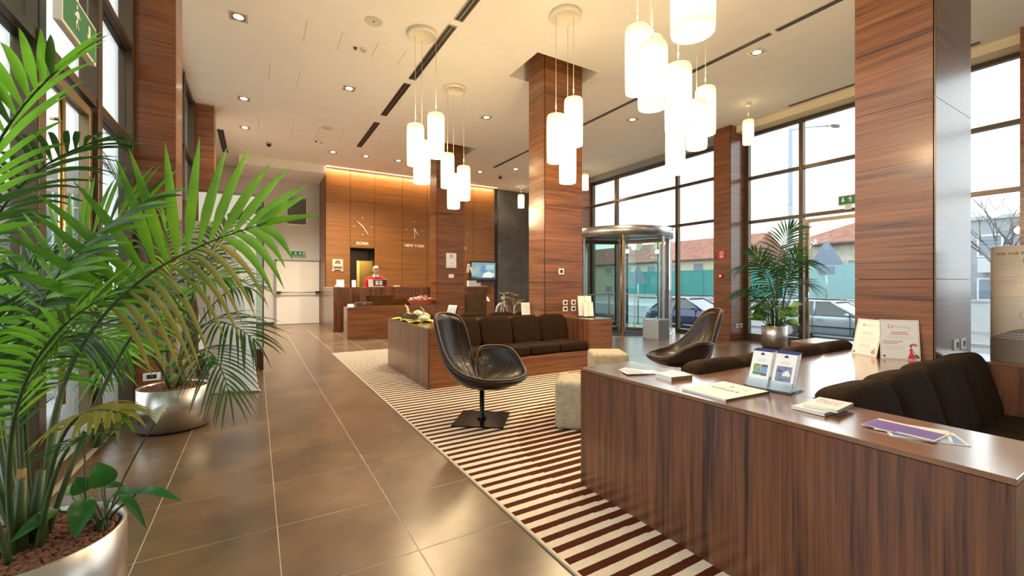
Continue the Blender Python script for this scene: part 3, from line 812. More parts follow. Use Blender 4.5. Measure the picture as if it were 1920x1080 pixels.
FR2 = [
    ([(-0.691, 5.069, 0.376), (-0.759, 5.051, 1.001), (-0.624, 4.913, 1.393), (-0.203, 4.545, 1.391)], 0.4, 30, 22, 0.62, 0.032, 0.35, 'b', 0),
    ([(-0.662, 5.052, 0.376), (-0.541, 4.863, 1.005), (-0.324, 4.618, 1.155), (-0.0, 4.191, 0.851)], 0.4, 20, 18, 0.55, 0.022, 0.45, 'd', 0),
    ([(-0.632, 4.976, 0.388), (-0.474, 4.59, 0.838), (-0.299, 4.253, 0.952), (-0.176, 3.947, 0.481)], 0.35, 10, 18, 0.45, 0.018, 0.5, 'd', 0),
    ([(-0.744, 5.217, 0.352), (-0.896, 5.424, 0.98), (-1.055, 5.636, 1.293), (-1.422, 5.854, 1.186)], 0.4, 25, 22, 0.6, 0.03, 0.4, 'b', 0),
    ([(-0.735, 5.212, 0.352), (-0.872, 5.526, 1.186), (-0.963, 5.581, 2.147), (-1.277, 5.651, 2.493)], 0.5, 20, 22, 0.62, 0.03, 0.35, 'd', 0),
    ([(-0.648, 5.102, 0.364), (-0.569, 5.113, 1.192), (-0.384, 4.886, 1.891), (-0.042, 4.565, 1.974)], 0.5, 20, 22, 0.6, 0.028, 0.4, 'd', 0),
    ([(-0.674, 4.943, 0.4), (-0.75, 4.755, 0.792), (-0.859, 4.587, 0.952), (-1.016, 4.564, 0.667)], 0.35, 10, 20, 0.5, 0.026, 0.5, 'b', 0),
    ([(-0.691, 5.186, 0.352), (-0.734, 5.444, 1.186), (-0.704, 5.543, 1.674), (-0.864, 5.755, 2.073)], 0.45, 50, 20, 0.55, 0.028, 0.3, 'b', 0),
    ([(-0.657, 5.049, 0.376), (-0.569, 5.113, 0.887), (-0.269, 5.05, 1.398), (-0.044, 4.8, 1.294)], 0.45, 30, 16, 0.45, 0.018, 0.45, 'd', 0),
]
FR3 = [
    ([(9.43, 4.856, 0.491), (9.315, 4.924, 1.475), (9.411, 4.867, 2.37), (9.591, 4.643, 2.491)], 0.4, 60, 20, 0.62, 0.035, 0.3, 'd', 0),
    ([(9.43, 4.856, 0.491), (9.315, 4.924, 1.475), (9.122, 5.039, 2.034), (8.497, 5.179, 1.581)], 0.4, 20, 20, 0.62, 0.03, 0.4, 'd', 0),
    ([(9.43, 4.856, 0.491), (9.116, 4.926, 1.031), (8.826, 4.983, 1.472), (8.24, 5.1, 1.095)], 0.4, 20, 20, 0.6, 0.03, 0.45, 'd', 0),
    ([(9.449, 4.844, 0.491), (9.555, 4.781, 1.475), (9.699, 4.695, 2.034), (9.923, 4.445, 1.695)], 0.4, 20, 20, 0.6, 0.03, 0.4, 'd', 0),
    ([(9.449, 4.844, 0.491), (9.496, 4.7, 1.031), (9.53, 4.563, 1.581), (9.654, 4.373, 1.254)], 0.4, 10, 18, 0.55, 0.03, 0.4, 'd', 0),
    ([(9.411, 4.867, 0.491), (9.363, 4.896, 1.028), (9.219, 4.982, 1.699), (9.03, 5.211, 2.042)], 0.4, 40, 20, 0.6, 0.03, 0.35, 'd', 0),
    ([(9.459, 4.839, 0.491), (9.507, 4.81, 1.252), (9.496, 4.7, 1.695), (9.577, 4.535, 2.019)], 0.4, 60, 20, 0.5, 0.03, 0.3, 'd', 0),
    ([(9.43, 4.856, 0.491), (9.164, 4.781, 0.926), (8.809, 4.76, 1.255), (8.57, 4.786, 0.939)], 0.35, 10, 18, 0.5, 0.028, 0.5, 'd', 0),
    ([(9.459, 4.839, 0.491), (9.526, 4.799, 1.028), (9.69, 4.817, 1.477), (9.718, 4.917, 1.936)], 0.4, 60, 18, 0.45, 0.03, 0.3, 'b', 0),
]
# lily
LILY = [
    ((-0.515, 2.286, 0.53), (-0.534, 2.274, 0.654), 0.085, 'l', 0.02),
    ((-0.591, 2.355, 0.495), (-0.613, 2.345, 0.585), 0.075, 'l', 0.02),
    ((-0.487, 2.223, 0.501), (-0.341, 2.066, 0.571), 0.03, 'l', 0.02),
    ((-0.389, 2.118, 0.541), (-0.228, 1.941, 0.575), 0.034, 'l', 0.03),
    ((-0.546, 2.189, 0.531), (-0.551, 2.098, 0.448), 0.075, 'l', 0.02),
    ((-0.519, 2.195, 0.511), (-0.571, 2.145, 0.537), 0.05, 'l', 0.06),
    ((-0.612, 2.169, 0.517), (-0.697, 2.069, 0.506), 0.045, 'l', 0.03),
    ((-0.435, 2.122, 0.541), (-0.339, 2.007, 0.523), 0.03, 'l', 0.08),
    ((-0.541, 2.36, 0.5), (-0.457, 2.31, 0.554), 0.035, 'l', 0.05),
    ((-0.616, 2.405, 0.478), (-0.712, 2.497, 0.485), 0.05, 'v', 0.05),
    ((-0.663, 2.491, 0.442), (-0.726, 2.587, 0.487), 0.05, 'v', 0.05),
]
FLOW = [((-0.498, 2.183, 0.491), (-0.439, 2.218, 0.627), (-0.325, 2.08, 0.809), (-0.285, 2.033, 0.875)), ((-0.563, 2.257, 0.465), (-0.58, 2.325, 0.597), (-0.591, 2.355, 0.717), (-0.545, 2.328, 0.785))]
LILY_BASE = (-0.493, 2.18, 0.481)

def leaflet(mb, p0, d, nrm, L, W, droop, mi, seg=7):
    """A folded strap leaflet from p0 along d, its upper face towards nrm, sagging with gravity."""
    d = d.normalized(); spine = []
    for i in range(seg + 1):
        u = i / seg
        spine.append(p0 + d * L * u * (1 - .15 * droop * u) + Vector((0, 0, -1)) * L * droop * u * u)
    v = []
    for i, p in enumerate(spine):
        u = i / seg
        t = (spine[min(i + 1, seg)] - spine[max(i - 1, 0)]).normalized()
        s = t.cross(nrm)
        if s.length < 1e-3: s = t.orthogonal()
        s.normalize(); n2 = s.cross(t)
        w_ = W * .5 * (min(1, .28 + 2.6 * u) if u < .28 else (1 - ((u - .28) / .72) ** 1.8)) + .0004
        v += [p - s * w_ + n2 * w_ * .25, p - n2 * w_ * .18, p + s * w_ + n2 * w_ * .25]
    fs = []
    for i in range(seg):
        a = i * 3
        fs += [(a, a + 3, a + 4, a + 1), (a + 1, a + 4, a + 5, a + 2)]
    mb.add(v, fs, mi, True)
LEAFM = [leaf_b, leaf_d, leaf_y, stem_m]
def frond(parent, ctrl, f0, roll, n, L, W, droop, key, sep, base, rs=.008):
    p0 = Vector(ctrl[0]); p0 = Vector((base[0] + (p0.x - base[0]) * .8, base[1] + (p0.y - base[1]) * .8, base[2]))
    pts = bez(p0, ctrl[1], ctrl[2], ctrl[3], 26)
    mb = MB().tube(pts, [rs * (1.25 - .95 * (i / 26)) for i in range(27)], 6, 3)
    fr_obj = None
    if sep:
        fr_obj = mb.build('frond', LEAFM, parent)
    def at(u):
        x = u * 26; i = min(25, int(x)); return pts[i].lerp(pts[i + 1], x - i), (pts[i + 1] - pts[i]).normalized()
    for k in range(n):
        s = (k + .5) / n
        p, t = at(f0 + (1 - f0) * s * .985)
        S = t.cross(Vector((0, 0, 1))); S.normalize()
        S = Matrix.Rotation(R(roll), 3, t) @ S
        N_ = S.cross(t).normalized()
        if N_.z < 0 and roll < 60: N_ = -N_
        for side in (-1, 1):
            be = R((96 - 78 * s if key == 'c' else 72 - 50 * s) + rnd.uniform(-4, 4))
            d = t * math.cos(be) + S * side * math.sin(be) + N_ * (.22 + rnd.uniform(-.06, .06))
            ll = L * (max(.05, math.sin(PI * (.16 + .76 * s))) ** .55) * rnd.uniform(.92, 1.05)
            dr = droop * rnd.uniform(.8, 1.25)
            mi = {'b': 0, 'd': 1, 'y': 2}.get(key, 0)
            if key == 'b' and rnd.random() < .25: mi = 1
            if key == 'c':
                up = d.z > 0
                mi = 0 if up else (2 if s < .75 else 0)
                if not up: dr = .85; ll *= .56
            if sep:
                m2 = MB(); leaflet(m2, p, d, N_, ll, W * (.62 if key == 'c' and mi == 2 else 1), dr, 0)
                m2.build('leaflet', LEAFM[mi], fr_obj)
            else:
                leaflet(mb, p, d, N_, ll, W, dr, mi)
        if k == n - 1:
            m2 = mb if not sep else MB()
            leaflet(m2, p, t, N_, L * .5, W * .8, droop, {'b': 0, 'd': 1, 'y': 2}.get(key, 0) if not sep else 0)
            if sep: m2.build('leaflet', leaf_b if key != 'd' else leaf_d, fr_obj)
    if not sep: fr_obj = mb.build('frond', LEAFM, parent)
    return fr_obj

def pot(parent, c, r, h, top):
    b = MB().lathe([(r - .012, .02), (r, .022), (r, h), (r - .006, h + .002), (r - .012, h), (r - .012, top - .05)], 64, c)
    b.build('pot', steel, parent)
    MB().lathe([(r - .03, 0), (r - .03, .021)], 48, c).build('plinth', black_p, parent)
    MB().lathe([(r - .012, top - .012), (.0, top - .004)], 48, c, cap=False).build('soil', soil_m, parent)
def ico(r, sq, seed):
    q = random.Random(seed); bm = bmesh.new(); bmesh.ops.create_icosphere(bm, subdivisions=1, radius=r)
    for v in bm.verts: v.co = Vector((v.co.x * sq, v.co.y, v.co.z * .78)) * q.uniform(.88, 1.1)
    me = bpy.data.meshes.new('pebble'); bm.to_mesh(me); bm.free(); me.materials.append(pebble_m)
    for p in me.polygons: p.use_smooth = True
    return me
PEB = [ico(.0135, 1.25, 1), ico(.012, 1.05, 2), ico(.011, 1.4, 3)]
def pebbles(parent, c, r, z, n_obj, n_stuff, scale=1.0):
    q = random.Random(3); spots = []
    st = .0185 * scale
    nx = int(2 * r / st) + 2
    for i in range(nx):
        for j in range(nx):
            x = -r + st * (i + .5 * (j % 2)) + q.uniform(-.3, .3) * st; y = -r + st * .9 * j + q.uniform(-.3, .3) * st
            if x * x + y * y < (r - .028) ** 2: spots.append((x, y))
    spots.sort(key=lambda p: (p[0] + c[0]) ** 2 + (p[1] + c[1]) ** 2)
    off = WLOC[parent.name]
    stuff = MB()
    for k, (x, y) in enumerate(spots):
        zz = z + q.uniform(-.003, .006); a = q.uniform(0, 6.28); s = q.uniform(.8, 1.15) * scale
        me = PEB[k % 3]
        if k < n_obj:
            linkmesh('pebble', me, parent, (c[0] + x - off[0], c[1] + y - off[1], zz - off[2]), (q.uniform(-.4, .4), q.uniform(-.4, .4), a), (s, s, s))
        else:
            M4 = Matrix.Translation((c[0] + x, c[1] + y, zz)) @ Matrix.Rotation(a, 4, 'Z') @ Matrix.Scale(s, 4)
            stuff.add([M4 @ v.co for v in me.vertices], [tuple(p.vertices) for p in me.polygons], 0, True)
    if stuff.v: tag(stuff.build('small_pebbles', pebble_m, parent), kind='stuff')

def blade(p0, p1, W, droop, mi, fold=.22, heart=False, n=9):
    """An oval leaf from p0 to p1."""
    p0 = Vector(p0); p1 = Vector(p1); ax = p1 - p0; L = ax.length; t = ax.normalized()
    view = Vector((0, 0, 1.33)) - p0; view.normalize()
    nrm = (Vector((0, 0, 1)) * .55 + view * .9).normalized()
    s = t.cross(nrm).normalized(); n2 = s.cross(t).normalized()
    mb = MB(); rows = []
    for i in range(n + 1):
        u = i / n; w_ = W * .5 * math.sin(PI * u ** (.62 if heart else .8)) ** .8 + .0005
        c = p0 + ax * u + n2 * (.10 * L * math.sin(PI * u)) + Vector((0, 0, -1)) * droop * u * u
        rows.append([c - s * w_ + n2 * w_ * fold, c - s * w_ * .5 + n2 * w_ * fold * .35, c, c + s * w_ * .5 + n2 * w_ * fold * .35, c + s * w_ + n2 * w_ * fold])
    mb.grid(rows, mi)
    return mb, p0
# near palm
B1 = (-0.70, 2.20, .40)
pl1 = thing('potted_palm', (B1[0], B1[1], 0.0), 'large kentia palm with a peace lily in the nearest steel pot', 'plant')
pot(pl1, B1[:2], .265, .42, .405)
pebbles(pl1, B1[:2], .262, .405, 300, 0)
for k in range(5):
    a = k * 1.26 + .3
    x, y = B1[0] - .03 + .055 * math.cos(a), B1[1] - .02 + .055 * math.sin(a)
    MB().tube([(x, y, .39), (x * 1.005, y, .50), (x + .012 * math.cos(a), y + .012 * math.sin(a), .66)], [.024, .021, .013], 8).build('stem_sheath', bark_m if k % 2 else stem_m, pl1)
for row in FR1: frond(pl1, row[0], *row[1:], base=(B1[0] - .03, B1[1] - .02, .39))
for k, (p0, p1, W_, key, dr) in enumerate(LILY):
    mb, q0 = blade(p0, p1, W_, dr, 0, heart=W_ > .07)
    lf = mb.build('lily_leaf', leaf_l if key == 'l' else leaf_v, pl1)
    b0 = (LILY_BASE[0] + .012 * math.cos(k * 2.4), LILY_BASE[1] + .03 * math.sin(k * 2.4), .40)
    MB().tube(bez(b0, (b0[0], b0[1], .40 + (q0.z - .40) * .5), (q0.x, q0.y, q0.z - .02), q0, 8), [.0045] * 5 + [.0035] * 4, 6).build('petiole', stem_m, lf)
for pts in FLOW:
    st_ = MB().tube(bez((pts[0][0], pts[0][1], .40), pts[1], pts[2], pts[2], 12), .0032, 6).build('flower_stalk', stem_m, pl1)
    mb, q0 = blade(pts[2], pts[3], .042, -.01, 0, fold=.55)
    mb.build('spathe', lily_w, st_, solid=.0015)
    c = Vector(pts[2]).lerp(Vector(pts[3]), .35)
    MB().tube([Vector(pts[2]), c + Vector((.004, -.006, .004)), Vector(pts[2]).lerp(Vector(pts[3]), .7) + Vector((.004, -.008, .004))], [.004, .0065, .004], 7).build('spadix', mat('pale yellow spadix', (.6, .5, .15), .7), st_)

# second palm by the left column
B2 = (-0.655, 5.06, .38)
pl2 = thing('potted_palm', (B2[0], B2[1], 0.0), 'kentia palm in a steel pot at the foot of the left walnut column', 'plant')
pot(pl2, B2[:2], .275, .385, .37)
pebbles(pl2, B2[:2], .27, .37, 0, 999, 1.2)
for k in range(4):
    a = k * 1.6
    x, y = B2[0] + .05 * math.cos(a), B2[1] + .05 * math.sin(a)
    MB().tube([(x, y, .36), (x, y, .50), (x + .02 * math.cos(a), y + .02 * math.sin(a), .78)], [.026, .022, .012], 8).build('stem_sheath', bark_m, pl2)
for row in FR2: frond(pl2, row[0], *row[1:], base=(B2[0], B2[1], .36), rs=.010)
q = random.Random(5)
for k in range(16):
    a = q.uniform(0, 6.28); b0 = Vector((B2[0] + .13 + .05 * math.cos(a), B2[1] + .02 + .05 * math.sin(a), .37))
    p0 = b0 + Vector((.07 * math.cos(a), .07 * math.sin(a), q.uniform(.10, .26))); p1 = p0 + Vector((.10 * math.cos(a), .10 * math.sin(a), q.uniform(-.02, .05)))
    mb, _ = blade(p0, p1, .05, .03, 0); mb.tube([b0, p0], .003, 5, 0)
    mb.build('small_leaf', leaf_l if k % 2 else leaf_v, pl2)
# third palm at the window
B3 = (9.36, 4.92, .45)
pl3 = thing('potted_palm', (B3[0], B3[1], 0.0), 'kentia palm over variegated leaves in a steel pot at the window door', 'plant')
pot(pl3, B3[:2], .24, .47, .45)
for k in range(4):
    a = k * 1.5; x, y = B3[0] + .05 * math.cos(a), B3[1] + .05 * math.sin(a)
    MB().tube([(x, y, .44), (x, y, .7), (x + .03 * math.cos(a), y + .03 * math.sin(a), 1.0)], [.022, .018, .011], 7).build('stem_sheath', stem_m, pl3)
for row in FR3: frond(pl3, row[0], *row[1:], base=(B3[0], B3[1], .44), rs=.010)
for k in range(60):
    a = q.uniform(0, 6.28); rr = q.uniform(.03, .16)
    b0 = Vector((B3[0] + rr * math.cos(a), B3[1] + rr * math.sin(a), .45))
    e = q.uniform(.5, 1.0)
    p0 = b0 + Vector((.16 * e * math.cos(a), .16 * e * math.sin(a), q.uniform(.12, .42))); p1 = p0 + Vector((.22 * math.cos(a), .22 * math.sin(a), q.uniform(-.06, .12)))
    mb, _ = blade(p0, p1, .115, .05, 0); mb.tube([b0, p0], .004, 5, 0)
    mb.build('variegated_leaf', leaf_v if k % 3 else leaf_l, pl3)
# ---------------------------------------------------------------- pendant lamps
def pendant(loc, shades, label, rose_r=.215, group='pendant clusters', bulbW=PENDANT_W):
    """shades: (dx, dy, ztop, zbottom, radius)"""
    o = thing('pendant_lamp', (loc[0], loc[1], H), label, 'pendant lamp', group)
    MB().lathe([(0, H - .045), (rose_r * .84, H - .045), (rose_r * .86, H - .062), (rose_r * .96, H - .062), (rose_r, H - .05), (rose_r, H)], 40, loc).build('ceiling_rose', mat('cream lacquered rose', (.76, .70, .56), .45), o)
    for k, (dx, dy, zt, zb, r) in enumerate(shades):
        x, y = loc[0] + dx, loc[1] + dy
        cord = MB().tube([(x, y, zt + .15), (x, y, H - .045)], .0035, 5).build('cord', mat('pale cord', (.60, .52, .36), .5), o)
        MB().tube([(x, y, zt - .02), (x, y, zt + .15)], .007, 6).build('cord_grip', mat('pale brass', (.72, .58, .30), .3, .8), cord)
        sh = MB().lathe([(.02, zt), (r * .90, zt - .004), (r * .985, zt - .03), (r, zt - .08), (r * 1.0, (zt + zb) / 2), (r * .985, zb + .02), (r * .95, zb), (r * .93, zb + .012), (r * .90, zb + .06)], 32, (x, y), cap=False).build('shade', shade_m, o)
        MB().lathe([(.0, zb + .05), (r * .9, zb + .05)], 24, (x, y), cap=False).build('diffuser', bulb_m, sh)
        if bulbW:
            l = bpy.data.lights.new('pendant_bulb', 'POINT'); l.energy = bulbW; l.color = (1.0, .74, .42); l.shadow_soft_size = .09
            lo_ = bpy.data.objects.new('pendant_bulb', l); C.objects.link(lo_); lo_.location = (x, y, zb - .12)
            l = bpy.data.lights.new('pendant_uplight', 'POINT'); l.energy = bulbW * .15; l.color = (1.0, .78, .42); l.shadow_soft_size = .08
            lo_ = bpy.data.objects.new('pendant_uplight', l); C.objects.link(lo_); lo_.location = (x, y, zt + .14)
    return o
FWD = (0.5122, 0.8589); RGT = (0.8589, -0.5122)
LAMPS = [
 ((2.12, 6.14), [(-0.091, 0.055, 3.692, 3.092, 0.124), (0.17, -0.101, 3.85, 3.21, 0.124), (0.03, 0.12, 3.487, 2.855, 0.126)], 'cluster of three lit opal cylinder pendants over the left end of the far sofa'),
 ((3.23, 7.55), [(-0.112, 0.068, 3.807, 3.16, 0.128), (0.153, -0.09, 3.565, 2.928, 0.125), (0.05, 0.16, 3.464, 2.796, 0.123)], 'farthest cluster of three lit opal pendants, in front of the column by reception'),
 ((3.66, 4.70), [(-0.113, 0.066, 3.657, 3.011, 0.127), (0.095, -0.058, 3.885, 3.239, 0.127), (0.14, 0.13, 3.466, 2.769, 0.121)], 'cluster of three lit opal pendants hanging before the middle walnut column'),
 ((3.38, 2.92), [(0.031, 0.25, 4.002, 3.324, 0.125), (0.233, 0.248, 3.949, 3.279, 0.125), (-0.424, -0.346, 3.409, 2.862, 0.125), (0.16, -0.152, 3.465, 2.825, 0.125)], 'cluster of four large lit opal pendants in front of the window wall'),
 ((4.88, 3.60), [(-0.087, -0.128, 3.648, 3.046, 0.125), (0.145, -0.09, 3.886, 3.281, 0.125), (-0.058, 0.217, 3.423, 2.809, 0.125)], 'cluster of three lit opal pendants beside the larger cluster, nearer the window column'),
 ((2.20, 1.62), [(0.0, 0.0, 3.42, 2.802, 0.125)], 'nearest and largest lit opal pendant, cut by the top edge'),
]
for p, sh, lab in LAMPS: pendant(p, sh, lab)
SMALL = [((8.67, 5.08), (0, 0, 4.70, 4.205, .105), 'single small lit pendant beside the window column top'),
         ((9.26, 10.85), (0, 0, 4.93, 4.421, .115), 'single small lit pendant right of the middle column over the revolving door'),
         ((8.68, 13.88), (0, 0, 4.75, 4.243, .125), 'single small lit pendant before the dark slate wall')]
for p, sh, lab in SMALL: pendant(p, [sh], lab, .05, 'single pendants', 6.0)

# ---------------------------------------------------------------- recessed downlights
def downlight(x, y, label, power=DOWNLIGHT_W, group='recessed ceiling downlights'):
    o = thing('downlight', (x, y, H), label, 'downlight', group)
    s = .085
    b = MB().box(x - s - .025, x + s + .025, y - s - .025, y - s, H - .006, H).box(x - s - .025, x + s + .025, y + s, y + s + .025, H - .006, H)
    b.box(x - s - .025, x - s, y - s, y + s, H - .006, H).box(x + s, x + s + .025, y - s, y + s, H - .006, H)
    b.build('trim_frame', mat('champagne trim', (.62, .52, .38), .35, .4), o)
    MB().box(x - s, x + s, y - s, y + s, H - .002, H - .0005).build('housing', mat('bronze housing', (.30, .21, .11), .4, .4), o)
    MB().lathe([(0, H - .004), (.058, H - .004), (.062, H - .002)], 20, (x, y), cap=False).build('lamp', can_m, o)
    if power:
        l = bpy.data.lights.new('downlight_beam', 'SPOT'); l.energy = power; l.color = (1.0, .86, .68); l.spot_size = R(125); l.spot_blend = .8; l.shadow_soft_size = .06
        q_ = bpy.data.objects.new('downlight_beam', l); C.objects.link(q_); q_.location = (x, y, H - .02)
for x, y, lab in ((-0.21, 7.08, 'square recessed downlight beside the nearest left walnut column'),
                  (-0.21, 10.14, 'square recessed downlight by the far left walnut column'),
                  (-0.23, 12.0, 'square recessed downlight before the dome camera and left air slot'),
                  (1.52, 8.59, 'square recessed downlight between the long air slot and the left columns'),
                  (1.86, 12.95, 'recessed downlight at the left corner of the reception wall'),
                  (2.74, 12.89, 'recessed downlight above the reception doorway, second along the wall'),
                  (3.68, 12.84, 'recessed downlight before the reception wall, third along the wall'),
                  (4.41, 8.51, 'recessed downlight between the reception column and the middle column'),
                  (6.36, 12.73, 'recessed downlight above the wall television'),
                  (7.20, 11.85, 'recessed downlight near the small black camera, by the slate wall'),
                  (7.30, 6.93, 'recessed downlight between middle column and window column')):
    downlight(x, y, lab, DOWNLIGHT_W * ((7.0 if x < 2 else 3.4) if y > 11 else 1.0))
for x, y, lab in ((1.40, 3.40, 'added unseen fill downlight over the lounge chair on the carpet, above the frame'), (6.90, 3.90, 'added unseen fill downlight over the tiles by the window door, above the frame'), (1.20, 0.30, 'added unseen fill downlight right above the viewer')):
    downlight(x, y, lab, 60, 'added unseen fill downlights')  # extra ceiling lamps out of view, added to brighten the front of the room

# ---------------------------------------------------------------- ceiling fittings
dk = mat('black slot interior', (.015, .012, .010), .6)
alu = mat('grey aluminium slot trim', (.24, .21, .17), .4, .5)
def slot(x, y0, y1, label, w_=.10, along='y'):
    o = thing('air_slot', (x, y0, H), label, 'vent', 'linear ceiling air slots')
    MB().box(x - w_ / 2, x + w_ / 2, y0, y1, H - .003, H - .0005).build('slot_recess', dk, o)
    for xx in (x - w_ / 2, x, x + w_ / 2):
        MB().box(xx - .006, xx + .006, y0, y1, H - .009, H - .003).build('slat', alu, o)
    MB().box(x - w_ / 2, x + w_ / 2, y0 - .02, y0, H - .009, H).build('end_cap', alu, o)
    MB().box(x - w_ / 2, x + w_ / 2, y1, y1 + .02, H - .009, H).build('end_cap', alu, o)
for x, a, b_, lab in ((2.39, 10.07, 12.08, 'farthest section of the long black ceiling air slot'),
                    (2.41, 7.84, 9.55, 'black air slot section left of the far pendant cluster'),
                    (2.43, 5.75, 7.60, 'black air slot section behind the left pendant cords'),
                    (2.45, 2.6, 5.57, 'nearest section of the long black ceiling air slot'),
                    (-0.74, 12.45, 14.5, 'short black air slot by the far left column'),
                    (6.55, 3.52, 7.9, 'thin dark air slot before the window wall, middle section'),
                    (6.55, 1.2, 3.40, 'thin dark air slot beside the big right column'),
                    (6.50, 8.3, 12.0, 'thin dark air slot behind the middle column'),
                    (9.55, 2.0, 4.72, 'thin dark air slot along the top of the near window')):
    slot(x, a, b_, lab, .125 if x < 5 else .08)
def speaker(x, y, label):
    o = thing('ceiling_speaker', (x, y, H), label, 'speaker', 'ceiling speakers')
    MB().lathe([(0, H - .006), (.105, H - .006), (.115, H - .010), (.125, H)], 32, (x, y), cap=False).build('grille', mat('cream speaker grille', (.66, .60, .50), .6, bump=.3, nscale=200), o)
    MB().lathe([(0, H - .012), (.012, H - .010), (.014, H - .006)], 10, (x, y), cap=False).build('centre_cap', mat('dark plug', (.1, .08, .06), .5), o)
speaker(1.43, 6.22, 'round cream ceiling speaker beside the nearest pendant rose')
speaker(1.45, 11.03, 'round cream ceiling speaker further along, before reception')
def detector(x, y, label):
    o = thing('smoke_detector', (x, y, H), label, 'detector', 'smoke detectors')
    MB().lathe([(.055, H), (.055, H - .02), (.045, H - .028)], 20, (x, y)).build('base', white_p, o)
    MB().lathe([(.034, H - .028), (.034, H - .045), (.02, H - .055)], 16, (x, y)).build('sensor_head', mat('beige sensor', (.55, .47, .33), .5), o)
    MB().lathe([(.026, H), (.024, H - .03)], 12, (x - .13, y + .03)).build('indicator_lamp', mat('dark red indicator', (.16, .02, .02), .3), o)
detector(1.47, 7.02, 'smoke detector with red indicator between the two ceiling hatches')
detector(1.47, 12.15, 'smoke detector with red indicator nearer to reception')
def dome_camera(x, y, label):
    o = thing('dome_camera', (x, y, H), label, 'camera', 'dome cameras')
    MB().lathe([(.075, H), (.075, H - .03), (.06, H - .04)], 24, (x, y)).build('base', mat('silver plastic', (.45, .45, .46), .35, .5), o)
    MB().lathe([(.058, H - .04), (.052, H - .075), (.03, H - .098), (0, H - .105)], 24, (x, y)).build('dome', black_p, o)
dome_camera(0.29, 12.98, 'black and silver dome camera before the dropped soffit')
dome_camera(7.21, 12.88, 'black ceiling camera near the slate wall')
def hatch(x0, x1, y0, y1, label):
    o = thing('access_hatch', ((x0 + x1) / 2, (y0 + y1) / 2, H), label, 'hatch', 'flush ceiling hatches')
    MB().box(x0, x1, y0, y1, H - .003, H).build('lid', ceil_m, o)
    jm = mat('shadow line', (.33, .29, .24), .8)
    b = MB()
    for xx in (x0, x1): b.box(xx - .003, xx + .003, y0, y1, H - .0036, H - .0031)
    b.build('joint', jm, o)
hatch(0.62, 1.10, 6.70, 7.28, 'flush ceiling hatch nearest the viewer on the left')
hatch(1.62, 2.05, 6.70, 7.22, 'flush ceiling hatch beside the left pendant rose')
hatch(0.20, 0.66, 8.3, 9.0, 'flush ceiling hatch between the left downlights')
hatch(0.05, 0.75, 11.1, 12.0, 'flush ceiling hatch before the dome camera')
hatch(1.30, 1.85, 11.0, 12.0, 'flush ceiling hatch around the far speaker')
# ---------------------------------------------------------------- small things
def lthing(name, loc, label=None, cat=None, group=None, rot=(0, 0, 0)):
    """An Empty whose parts are written in its own local axes."""
    o = thing(name, loc, label, cat, group)
    o.rotation_euler = rot; WLOC[o.name] = (0, 0, 0)
    return o
def ltext(s, size, m, parent, x, y, z, rot=(0, 0, 0), name='lettering', **kw):
    M4 = Matrix.Translation((x, y, z)) @ Euler(rot).to_matrix().to_4x4()
    return text(s, size, m, parent, None, None, name, matrix=M4, depth=kw.pop('depth', .0004), **kw)
def rules(mb, x0, x1, y, n, step, h=.002, z=.0006, seed=1, centre=False):
    q = random.Random(seed)
    for k in range(n):
        L = (x1 - x0) * q.uniform(.72, 1.0); a = x0 + ((x1 - x0) - L) / 2 if centre else x0
        mb.box(a, a + L, y - k * step, y - k * step + h, 0, z)
def crest(parent, x, y, s, z, m, z2=.0008):
    """The small crown-roofed emblem printed on the house stationery."""
    b = MB().prism([(-.5, -.3), (.5, -.3), (.5, .05), (.42, .05), (.42, .18), (.25, .18), (.22, .34), (0, .42), (-.22, .34), (-.25, .18), (-.42, .18), (-.42, .05), (-.5, .05)],
                   lambda a, c, d: (x + a * s, y + c * s, d), z, z + z2)
    return b.build('emblem', m, parent)
T = .78
# leaflets fanned out on the near end box
fan_m = [mat('pale blue leaflet', (.62, .66, .74), .3), mat('white leaflet', (.80, .80, .80), .3), mat('silver leaflet', (.55, .58, .62), .25)]
for k, (x, y, a, lab) in enumerate(((2.075, 1.93, -70, 'lowest pale leaflet of the fan at the corner of the near end box'), (2.06, 1.90, -52, 'second pale leaflet of the fan, white edge showing'),
                                    (2.05, 1.885, -38, 'third leaflet of the fan, bluish cover'), (2.035, 1.87, -22, 'topmost leaflet of the fan, glossy pale blue'))):
    o = lthing('leaflet', (x, y, T + .0005 + k * .0022), lab, 'leaflet', 'leaflets fanned on the near end box', (0, 0, R(a)))
    MB().box(-.105, .105, -.05, .05, 0, .002).build('cover', fan_m[k % 3], o)
    MB().box(-.09, .02, -.04, .04, .002, .0023).build('print', mat('grey photo print', (.36, .38, .42), .4), o)
# squat cream booklet
def booklet(loc, rz, sx, sy, h, label, group=None, pic=None, title=None):
    o = lthing('booklet', loc, label, 'booklet', group, (0, 0, rz))
    MB().box(-sx / 2 + .003, sx / 2 - .003, -sy / 2 + .003, sy / 2 - .001, .0015, h - .0015).build('pages', paper, o)
    MB().box(-sx / 2, sx / 2, -sy / 2, sy / 2, h - .0015, h).build('cover', cream, o)
    MB().box(-sx / 2, sx / 2, -sy / 2, sy / 2, 0, .0015).build('cover', cream, o)
    MB().box(-sx / 2, sx / 2, -sy / 2 - .0012, -sy / 2, 0, h).build('spine', mat('brown spine', (.20, .11, .06), .5), o)
    if pic: MB().box(pic[0], pic[1], pic[2], pic[3], h, h + .0004).build('cover_print', mat('rose and blue cover print', (.52, .40, .44), .4, noise=.5, nscale=60), o)
    return o
booklet((2.105, 1.68, T), R(-8), .155, .135, .024, 'thick cream booklet between the leaflet fan and the large folder')
o = booklet((2.12, .925, T + .002), R(-2), .19, .13, .014, 'lower booklet of the pale stack on the near end box', 'stacked booklets')
